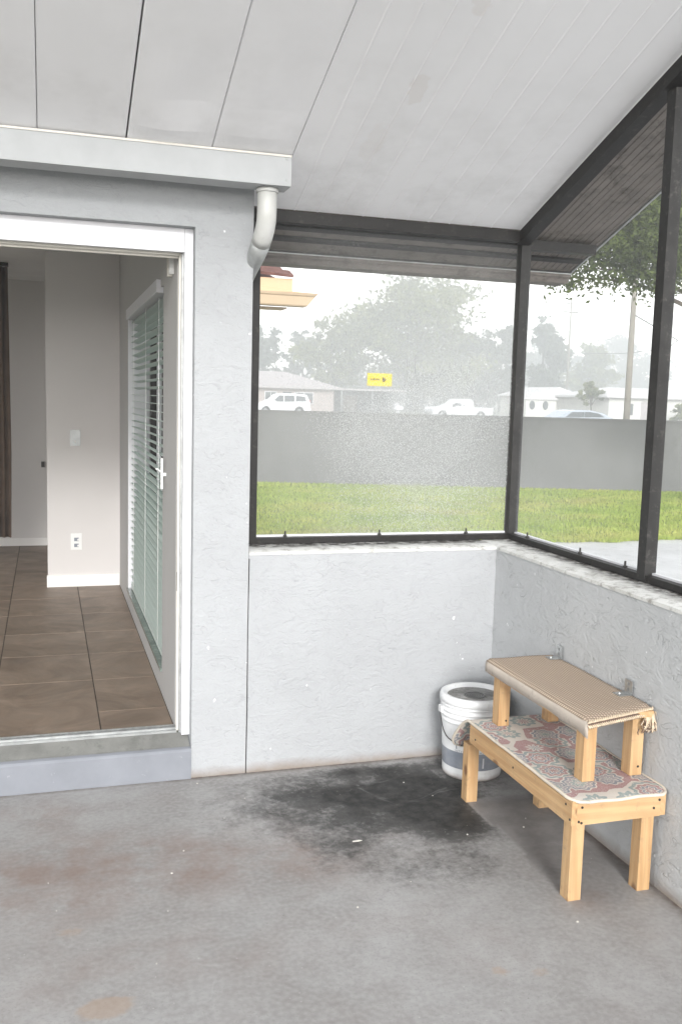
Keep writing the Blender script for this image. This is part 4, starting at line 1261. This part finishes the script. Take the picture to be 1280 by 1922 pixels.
def tree(x, y, h, w, label, seed, mat='leaf_far', n=9000, leaf=.28, shape='round', trunk_h=.35, gz=.1, group=None, cat='tree'):
    if y > 90:      # far trees stand deeper in the rain
        K = 1.42; h = 1.6 + (h + gz - 1.6) * K - gz; x *= K; y *= K; w *= K; leaf *= K
    r = np.random.default_rng(seed)
    t = empty('tree', (x, y, gz), label, cat, group)
    blobs = []
    nb = 12
    for i in range(nb):
        u = i / (nb - 1)
        z = h * (trunk_h + .12 + (.80 - trunk_h) * u) if shape != 'cone' else h * (trunk_h + (1 - trunk_h) * u * .9)
        prof = math.sin(math.pi * (.22 + .68 * u)) if shape == 'round' else (1.05 - u)
        if shape == 'column': prof = .8 * math.sin(math.pi * (.15 + .75 * u)) + .15
        ang = r.uniform(0, 6.28); rd = w * .5 * prof * r.uniform(.35, .75)
        blobs.append((rd * math.cos(ang), rd * math.sin(ang), z, w * .26 * (.6 + .5 * prof), w * .26 * (.6 + .5 * prof), h * .13))
    me = leaf_mesh('crown', blobs, n, leaf, clump=w * .04, seed=seed, cl=55)
    link('crown', me, mat, t)
    parts = [tube_np([(0, 0, 0), (.1, 0, h * .2), (0, .1, h * .45), (.1, 0, h * .8)], [w * .035, w * .028, w * .02, w * .004], 8)]
    for b in blobs[::2]:
        parts.append(tube_np([(0, 0, h * trunk_h * .9), (b[0] * .5, b[1] * .5, (h * trunk_h + b[2]) * .5), (b[0], b[1], b[2])], [w * .018, w * .01, w * .003], 6))
    V, F = join_np(parts); link('trunk', mesh_np('trunk', V, F, True), 'bark', t)
    return t
G = 'hazy trees along the far street'
tree(38.2, 96, 15.2, 17.5, 'largest wide hazy tree filling the middle of the view behind the wet screen', 3, 'leaf_far', 17000, .27, trunk_h=.12, group=G)
tree(29.5, 99, 9.5, 8.5, 'loose hazy tree at the left flank of the largest tree', 31, 'leaf_far', 6000, .26, trunk_h=.2, group=G)
tree(46.5, 99, 9.0, 9, 'low hazy tree at the right flank of the largest tree', 32, 'leaf_dark', 6000, .26, trunk_h=.15, group=G)
tree(22.0, 112, 11.5, 9, 'rounded hazy tree behind the pale roofed house, nearest the screen edge', 4, 'leaf_dark', 6000, .28, trunk_h=.15, group=G)
tree(15.5, 108, 10.0, 10, 'broad hazy tree rising behind the left end of the pale roof', 41, 'leaf_far', 6000, .28, trunk_h=.15, group=G)
tree(31.5, 118, 10.2, 5.5, 'thin hazy tree standing alone between the rounded and the largest tree', 5, 'leaf_dark', 2800, .26, 'column', .2, group=G)
tree(58.0, 104, 11.6, 6.4, 'tall dark hazy tree right of the corner post', 6, 'leaf_dark', 9000, .26, 'column', .08, group=G)
tree(53.3, 106, 10.6, 5.0, 'narrow dark hazy tree directly beside the corner post', 61, 'leaf_dark', 6000, .26, 'column', .08, group=G)
tree(96, 170, 13, 22, 'palest round tree far beyond the white houses', 7, 'leaf_dark', 6000, .5, trunk_h=.1, group=G)
tree(118, 175, 16, 22, 'pale tall tree behind the utility pole', 71, 'leaf_dark', 6000, .5, trunk_h=.1, group=G)
tree(73, 118, 10, 9, 'light green tree over the white bungalow roof', 72, 'leaf_far', 5000, .3, trunk_h=.1, group=G)
tree(47.8, 76.5, 3.8, 2.8, 'small green yard tree with thin stem in front of the white houses', 8, 'leaf_far', 1800, .13, trunk_h=.45, group=G)
tree(54.6, 72, 2.0, 2.6, 'low green shrub against the white bungalow', 81, 'leaf_far', 1500, .12, trunk_h=.05, group='garden shrubs', cat='shrub')
tree(21.9, 83, 1.6, 1.6, 'small red flowering shrub behind the white car', 82, 'red', 900, .09, trunk_h=.05, group='garden shrubs', cat='shrub')

# near oak overhanging from the right
OX, OY = 12.6, 14.4
nt = empty('oak_tree', (OX, OY, GZ), 'large near green oak whose boughs hang into the upper right of the view', 'tree')
OS = .52
blobs = []
for (x, y, z, a, b, c) in ((15.9, 24.8, 6.0, 1.5, 1.2, .9), (16.9, 24.8, 6.1, 1.3, 1.2, .9), (14.9, 24.7, 6.3, 1.1, 1, .8), (14.1, 24.8, 5.2, .7, .7, .4), (14.9, 24.8, 5.5, .8, .8, .45), (17.7, 24.9, 5.7, 1.2, 1.1, .6),
                           (15.5, 25, 7.3, 1.6, 1.3, 1.0), (16.9, 24.8, 6.9, 2.0, 1.6, 1.1), (18.3, 25, 6.6, 1.6, 1.5, 1.0), (17.3, 25.5, 8.0, 2.4, 2, 1.2), (20, 26, 7.2, 2.6, 2, 1.4), (21.6, 27, 8.4, 3.6, 3.2, 2),
                           (24, 27, 7.5, 3, 3, 2), (19.3, 28, 10, 3, 3, 1.6), (16.2, 25.2, 8.6, 1.8, 1.5, 1.0)):
    blobs.append((x * OS - OX, y * OS - OY, 1.6 + (z - 1.6) * OS - GZ, a * OS, b * OS, c * OS))
link('crown', leaf_mesh('crown', blobs, 120000, .036, clump=.11, seed=9, drop=.07, cl=60), 'leaf_oak', nt)
parts = [tube_np([(0, 0, 0), (-.05, 0, 1), (.05, .1, 2.2), (0, .1, 3.6)], [.26, .2, .17, .12], 12)]
for b in blobs:
    parts.append(tube_np([(0, .1, 2.4), (b[0] * .3, b[1] * .3, (2.4 + b[2]) * .56), (b[0] * .7, b[1] * .75, b[2] + .12), (b[0], b[1], b[2] + .05)], [.1, .05, .022, .008], 8))
V, F = join_np(parts); link('trunk', mesh_np('trunk', V, F, True), 'bark', nt)
# low far-off belt of trees that reads as one mass
bel = [(x, 182 + 5 * math.sin(x * .3), 1.9 + 2 * rng.random(), 7, 4, 4.2 + 1.6 * math.sin(x * .21)) for x in np.arange(-28, 92, 4.8)]
tag(link('tree_belt', leaf_mesh('tree_belt', bel, 26000, .58, clump=1.1, seed=77, cl=40), 'leaf_dark'), 'low hazy belt of far trees behind the houses and cars', 'trees', kind='stuff')

# ------------------------------------------------------------------ utility poles and wires
up = empty('utility_pole', (28.35, 42, -.2), 'tall tapering utility pole between the two right posts, passing behind the oak', 'pole')
lathe('shaft', [(.175, 0), (.155, 4), (.13, 8), (.11, 11.5)], 'pole', up, 16)
box('crossarm', (-1.2, -.06, 10.6), (1.2, .06, 10.75), 'bark', up)
for x in (-1.05, -.5, .5, 1.05): lathe('insulator', [(.03, 10.75), (.06, 10.8), (.03, 10.9)], 'grey_metal', up, 10, (x, 0, 0))
u2 = empty('utility_pole', (76.8, 130, .1), 'distant thin utility pole with short crossarms above the dark trees', 'pole')
lathe('shaft', [(.2, 0), (.13, 17.8)], 'pole', u2, 10)
box('crossarm', (-1.3, -.08, 15.6), (1.3, .08, 15.8), 'bark', u2); box('crossarm', (-.9, -.08, 16.9), (.9, .08, 17.05), 'bark', u2)
tube('overhead_wire', [(76.8, 130, 9.6), (60, 90, 7.4), (48, 66, 6.4), (40, 54, 6.1), (28.5, 42.2, 6.3)], .03, 'black', None, 6)
tag(bpy.data.objects['overhead_wire'], 'thin overhead wire crossing the white sky toward the utility pole', 'wire')

# ------------------------------------------------------------------ far houses
def hip_roof(name, x0, x1, y0, y1, ze, zr, hip, mat, parent, ov=.5):
    x0 -= ov; x1 += ov; y0 -= ov; y1 += ov; ym = (y0 + y1) / 2
    V = [(x0, y0, ze), (x1, y0, ze), (x1, y1, ze), (x0, y1, ze), (x0 + hip, ym, zr), (x1 - hip, ym, zr), (x0, y0, ze - .18), (x1, y0, ze - .18), (x1, y1, ze - .18), (x0, y1, ze - .18)]
    F = [(0, 1, 5, 4), (1, 2, 5), (2, 3, 4, 5), (3, 0, 4), (6, 7, 1, 0), (7, 8, 2, 1), (8, 9, 3, 2), (9, 6, 0, 3), (9, 8, 7, 6)]
    return link(name, mesh_np(name, V, F), mat, parent)
def window(x0, x1, z0, z1, y, parent, frame='white', muntin=True):
    f_ = box('window', (x0, y - .06, z0), (x1, y + .02, z1), frame, parent)
    box('pane', (x0 + .08, y - .075, z0 + .08), (x1 - .08, y - .0605, z1 - .08), 'glass_dark', f_)
    if muntin: box('muntin', ((x0 + x1) / 2 - .03, y - .085, z0 + .08), ((x0 + x1) / 2 + .03, y - .0755, z1 - .08), frame, f_)
h1 = empty('house', (20, 90, .1), 'pale roofed single storey house behind the white car', 'house')
box('wall', (-9, 0, 0), (7.2, 9, 2.45), 'housepink', h1)
hip_roof('roof', -9, 7.2, 0, 9, 2.6, 4.15, 4.6, 'roofgrey', h1, .7)
for a, b in ((-2.6, -1.2), (3.2, 5.1)): window(a, b, .95, 2.1, 0, h1)
window(.2, 1.4, 1.0, 2.1, 0, h1)
box('door', (2.0, -.05, 0), (2.9, .03, 2.1), 'glass_dark', h1)
cp = empty('carport', (32, 92, .1), 'dim flat roofed carport right of the pale roofed house', 'carport')
box('roof', (-3.6, 0, 2.45), (3.6, 6, 2.62), 'roofgrey', cp)
for x in (-3.4, -.1, 3.3): box('post', (x, .1, 0), (x + .12, .22, 2.449), 'grey_metal', cp)
box('back_panel', (-3.6, 5.8, 0), (3.6, 5.95, 2.449), 'fence', cp)
gt2 = empty('gate', (28.6, 89, .1), 'dark slatted gate between the house and the carport', 'gate')
for k in range(5): box('board', (-.7 + k * .28, 0, 0), (-.44 + k * .28, .05, 1.9), 'bark', gt2)
box('rail', (-.7, .051, 1.5), (.68, .09, 1.6), 'bark', gt2)
h2 = empty('house', (55, 75, .1), 'white bungalow with low hip roof behind the utility pole', 'house')
box('wall', (-6.3, 0, 0), (7, 9, 2.45), 'housewhite', h2)
hip_roof('roof', -6.3, 7, 0, 9, 2.5, 3.35, 3.2, 'roofwhite', h2, .6)
for a, b in ((-4.6, -3.7), (2.0, 3.4)): window(a, b, .7, 1.9, 0, h2, 'housewhite')
box('door', (-2.9, -.06, 0), (-2.0, .03, 2.0), 'roofgrey', h2)
h3 = empty('house', (48.5, 84, .1), 'small cream gabled house left of the white bungalow', 'house')
box('wall', (-2.6, 0, 0), (2.8, 7, 2.4), 'housewhite', h3)
V = [(-3, -.4, 2.35), (3.2, -.4, 2.35), (3.2, 7.4, 2.35), (-3, 7.4, 2.35), (.1, -.4, 3.3), (.1, 7.4, 3.3)]
link('roof', mesh_np('roof', V, [(0, 1, 4), (3, 5, 2), (0, 4, 5, 3), (1, 2, 5, 4), (0, 3, 2, 1)]), 'roofwhite', h3)
window(.6, 1.4, .9, 1.9, 0, h3, 'white')
sh = empty('shed', (44.6, 80, .1), 'small cream shed with dark arched opening right of the corner post', 'shed')
box('wall', (-1.6, 0, 0), (1.6, 3, 2.0), 'housewhite', sh)
V = [(-1.8, -.2, 1.98), (1.8, -.2, 1.98), (1.8, 3.2, 1.98), (-1.8, 3.2, 1.98), (-.9, -.2, 2.55), (.9, -.2, 2.55), (.9, 3.2, 2.55), (-.9, 3.2, 2.55)]
link('roof', mesh_np('roof', V, [(0, 1, 5, 4), (2, 3, 7, 6), (4, 5, 6, 7), (1, 2, 6, 5), (3, 0, 4, 7), (0, 3, 2, 1)]), 'roofwhite', sh)
o = lathe('opening', [(.28, 0), (.28, .06)], 'glass_dark', sh, 16, (.45, -.005, 1.45)); o.rotation_euler = (math.pi / 2, 0, 0); o.scale = (1, 1.5, 1)
o = lathe('opening', [(.28, 0), (.28, .06)], 'glass_dark', sh, 16, (-.95, -.005, 1.45)); o.rotation_euler = (math.pi / 2, 0, 0); o.scale = (1, 1.5, 1)
mb = empty('mailbox', (28.9, 76.5, .1), 'small white peaked mailbox on the far verge under the yellow sticker', 'mailbox')
box('post', (-.08, -.08, 0), (.08, .08, .75), 'white', mb)
prism('box', [(-.33, .751), (.4, .751), (.4, 1.0), (.0, 1.15), (-.2, 1.35), (-.33, 1.35)], -.2, .2, 1, 'white', mb)

# ------------------------------------------------------------------ vehicles
def wheel(parent, x, y, r, side):
    w_ = empty('wheel', (x, y, r)); w_.parent = parent
    t_ = lathe('tyre', [(r * .62, -.11), (r * .95, -.11), (r, -.07), (r, .07), (r * .95, .11), (r * .62, .11)], 'rubber', w_, 24, caps=False); t_.rotation_euler = (math.pi / 2, 0, 0)
    q = lathe('rim', [(.05, -.10), (r * .61, -.085), (r * .61, .085), (.05, .10)], 'grey_metal', w_, 20); q.rotation_euler = (math.pi / 2, 0, 0)
def body_shell(name, prof, W, taper_from, tumble, mat, parent):
    """side profile extruded across the width; points above taper_from lean inwards"""
    bm = bmesh.new(); n = len(prof); rows = []
    for s in (-1, 1):
        rows.append([bm.verts.new((x, s * (W / 2 - max(0, z - taper_from) * tumble), z)) for x, z in prof])
    for i in range(n):
        j = (i + 1) % n; bm.faces.new((rows[0][i], rows[0][j], rows[1][j], rows[1][i]))
    for r_ in rows:
        f_ = bm.faces.new(r_)
    bmesh.ops.triangulate(bm, faces=[f for f in bm.faces if len(f.verts) > 4])
    return link(name, mesh_bm(bm, name, 0), mat, parent)
def side_pane(parent, pts, y, s, name='window'):
    # pane set 6 mm proud of the cabin side
    V = [(x, s * (y - max(0, z - 1.0) * .16 + .008), z) for x, z in pts] + [(x, s * (y - max(0, z - 1.0) * .16 - .01), z) for x, z in pts]
    n = len(pts); F = [tuple(range(n)), tuple(range(2 * n - 1, n - 1, -1))] + [(i, (i + 1) % n, n + (i + 1) % n, n + i) for i in range(n)]
    me = mesh_np(name, V, F); bm = bmesh.new(); bm.from_mesh(me); bmesh.ops.recalc_face_normals(bm, faces=bm.faces); bm.to_mesh(me); bm.free()
    link(name, me, 'glass_dark', parent)
def arch(cx, r, z0, n=7):
    return [(cx + r * math.cos(a), z0 + r * math.sin(a)) for a in np.linspace(math.pi, 0, n)]
suv = empty('parked_car', (18.85, 78, .13), 'white five door car parked on the far street before the pale roofed house', 'car')
prof = [(-2.35, .40)] + arch(-1.45, .44, .36) + arch(1.45, .44, .36) + [(2.36, .42), (2.42, .80), (2.38, 1.12), (2.20, 1.62), (2.02, 1.78), (.9, 1.85), (-.1, 1.84), (-.45, 1.74), (-1.1, 1.14), (-2.05, 1.0), (-2.34, .84)]
body_shell('body', prof, 1.85, 1.05, .16, 'carwhite', suv)
for s in (-1, 1):
    side_pane(suv, [(-.82, 1.17), (.08, 1.18), (.08, 1.66), (-.28, 1.66)], .925, s)
    side_pane(suv, [(.18, 1.18), (1.02, 1.19), (1.02, 1.68), (.18, 1.67)], .925, s)
    side_pane(suv, [(1.16, 1.20), (2.05, 1.24), (1.95, 1.60), (1.16, 1.68)], .925, s)
    for x in (-1.45, 1.45): wheel(suv, x, s * .84, .36, s)
    box('mirror', (-.78, s * 1.0 - .06, 1.12), (-.62, s * 1.0 + .06, 1.25), 'carwhite', suv)
    box('tail_light', (2.30, s * .78 - .08, 1.0), (2.43, s * .78 + .08, 1.35), 'red', suv)
box('bumper', (2.36, -.85, .45), (2.48, .85, .65), 'carwhite', suv)
tr = empty('pickup_truck', (35.3, 78, .08), 'white pickup truck parked on the far street below the largest tree', 'truck')
prof = [(-2.95, .45)] + arch(-2.05, .47, .40) + arch(1.75, .47, .40) + [(2.85, .50), (2.88, 1.12), (1.0, 1.16), (.92, 1.72), (.75, 1.84), (-.35, 1.86), (-.6, 1.80), (-1.25, 1.20), (-2.75, 1.08), (-2.98, .92)]
body_shell('body', prof, 1.95, 1.1, .14, 'carwhite', tr)
for s in (-1, 1):
    side_pane(tr, [(-1.0, 1.22), (-.22, 1.22), (-.22, 1.72), (-.52, 1.72)], .975, s)
    side_pane(tr, [(-.08, 1.22), (.78, 1.22), (.70, 1.70), (-.08, 1.72)], .975, s)
    for x in (-2.05, 1.75): wheel(tr, x, s * .88, .40, s)
    box('mirror', (-1.05, s * 1.06 - .07, 1.18), (-.88, s * 1.06 + .07, 1.38), 'black', tr)
box('bed_cover', (1.05, -.85, 1.10), (2.8, .85, 1.175), 'black', tr)
box('bumper', (-3.1, -.9, .45), (-2.96, .9, .68), 'grey_metal', tr)
hc = empty('parked_car', (28.9, 48, -.10), 'silver blue car of which only the roof shows above the grey yard wall', 'car')
prof = [(-2.2, .35)] + arch(-1.35, .40, .32) + arch(1.3, .40, .32) + [(2.2, .40), (2.25, .85), (2.05, 1.02), (1.35, 1.32), (.6, 1.46), (-.35, 1.47), (-.75, 1.40), (-1.45, 1.0), (-2.1, .85)]
body_shell('body', prof, 1.8, .95, .2, 'carsilver', hc)
for s in (-1, 1):
    side_pane(hc, [(-1.05, 1.06), (.15, 1.08), (.15, 1.36), (-.6, 1.35)], .905, s)
    side_pane(hc, [(.22, 1.08), (1.45, 1.10), (1.15, 1.28), (.55, 1.37), (.22, 1.37)], .905, s)
    for x in (-1.35, 1.3): wheel(hc, x, s * .80, .33, s)

# ------------------------------------------------------------------ rain haze
hz_ = box('haze', (-160, -14, -1.4), (300, 300, 27), None)
km = bpy.data.materials.new('haze'); km.use_nodes = True
km.node_tree.nodes.remove(km.node_tree.nodes['Principled BSDF'])
pv = km.node_tree.nodes.new('ShaderNodeVolumePrincipled')
pv.inputs['Color'].default_value = (.93, .95, .97, 1); pv.inputs['Density'].default_value = .0058; pv.inputs['Anisotropy'].default_value = .2
km.node_tree.links.new(pv.outputs[0], km.node_tree.nodes['Material Output'].inputs['Volume'])
hz_.data.materials.append(km)
tag(hz_, kind='stuff')
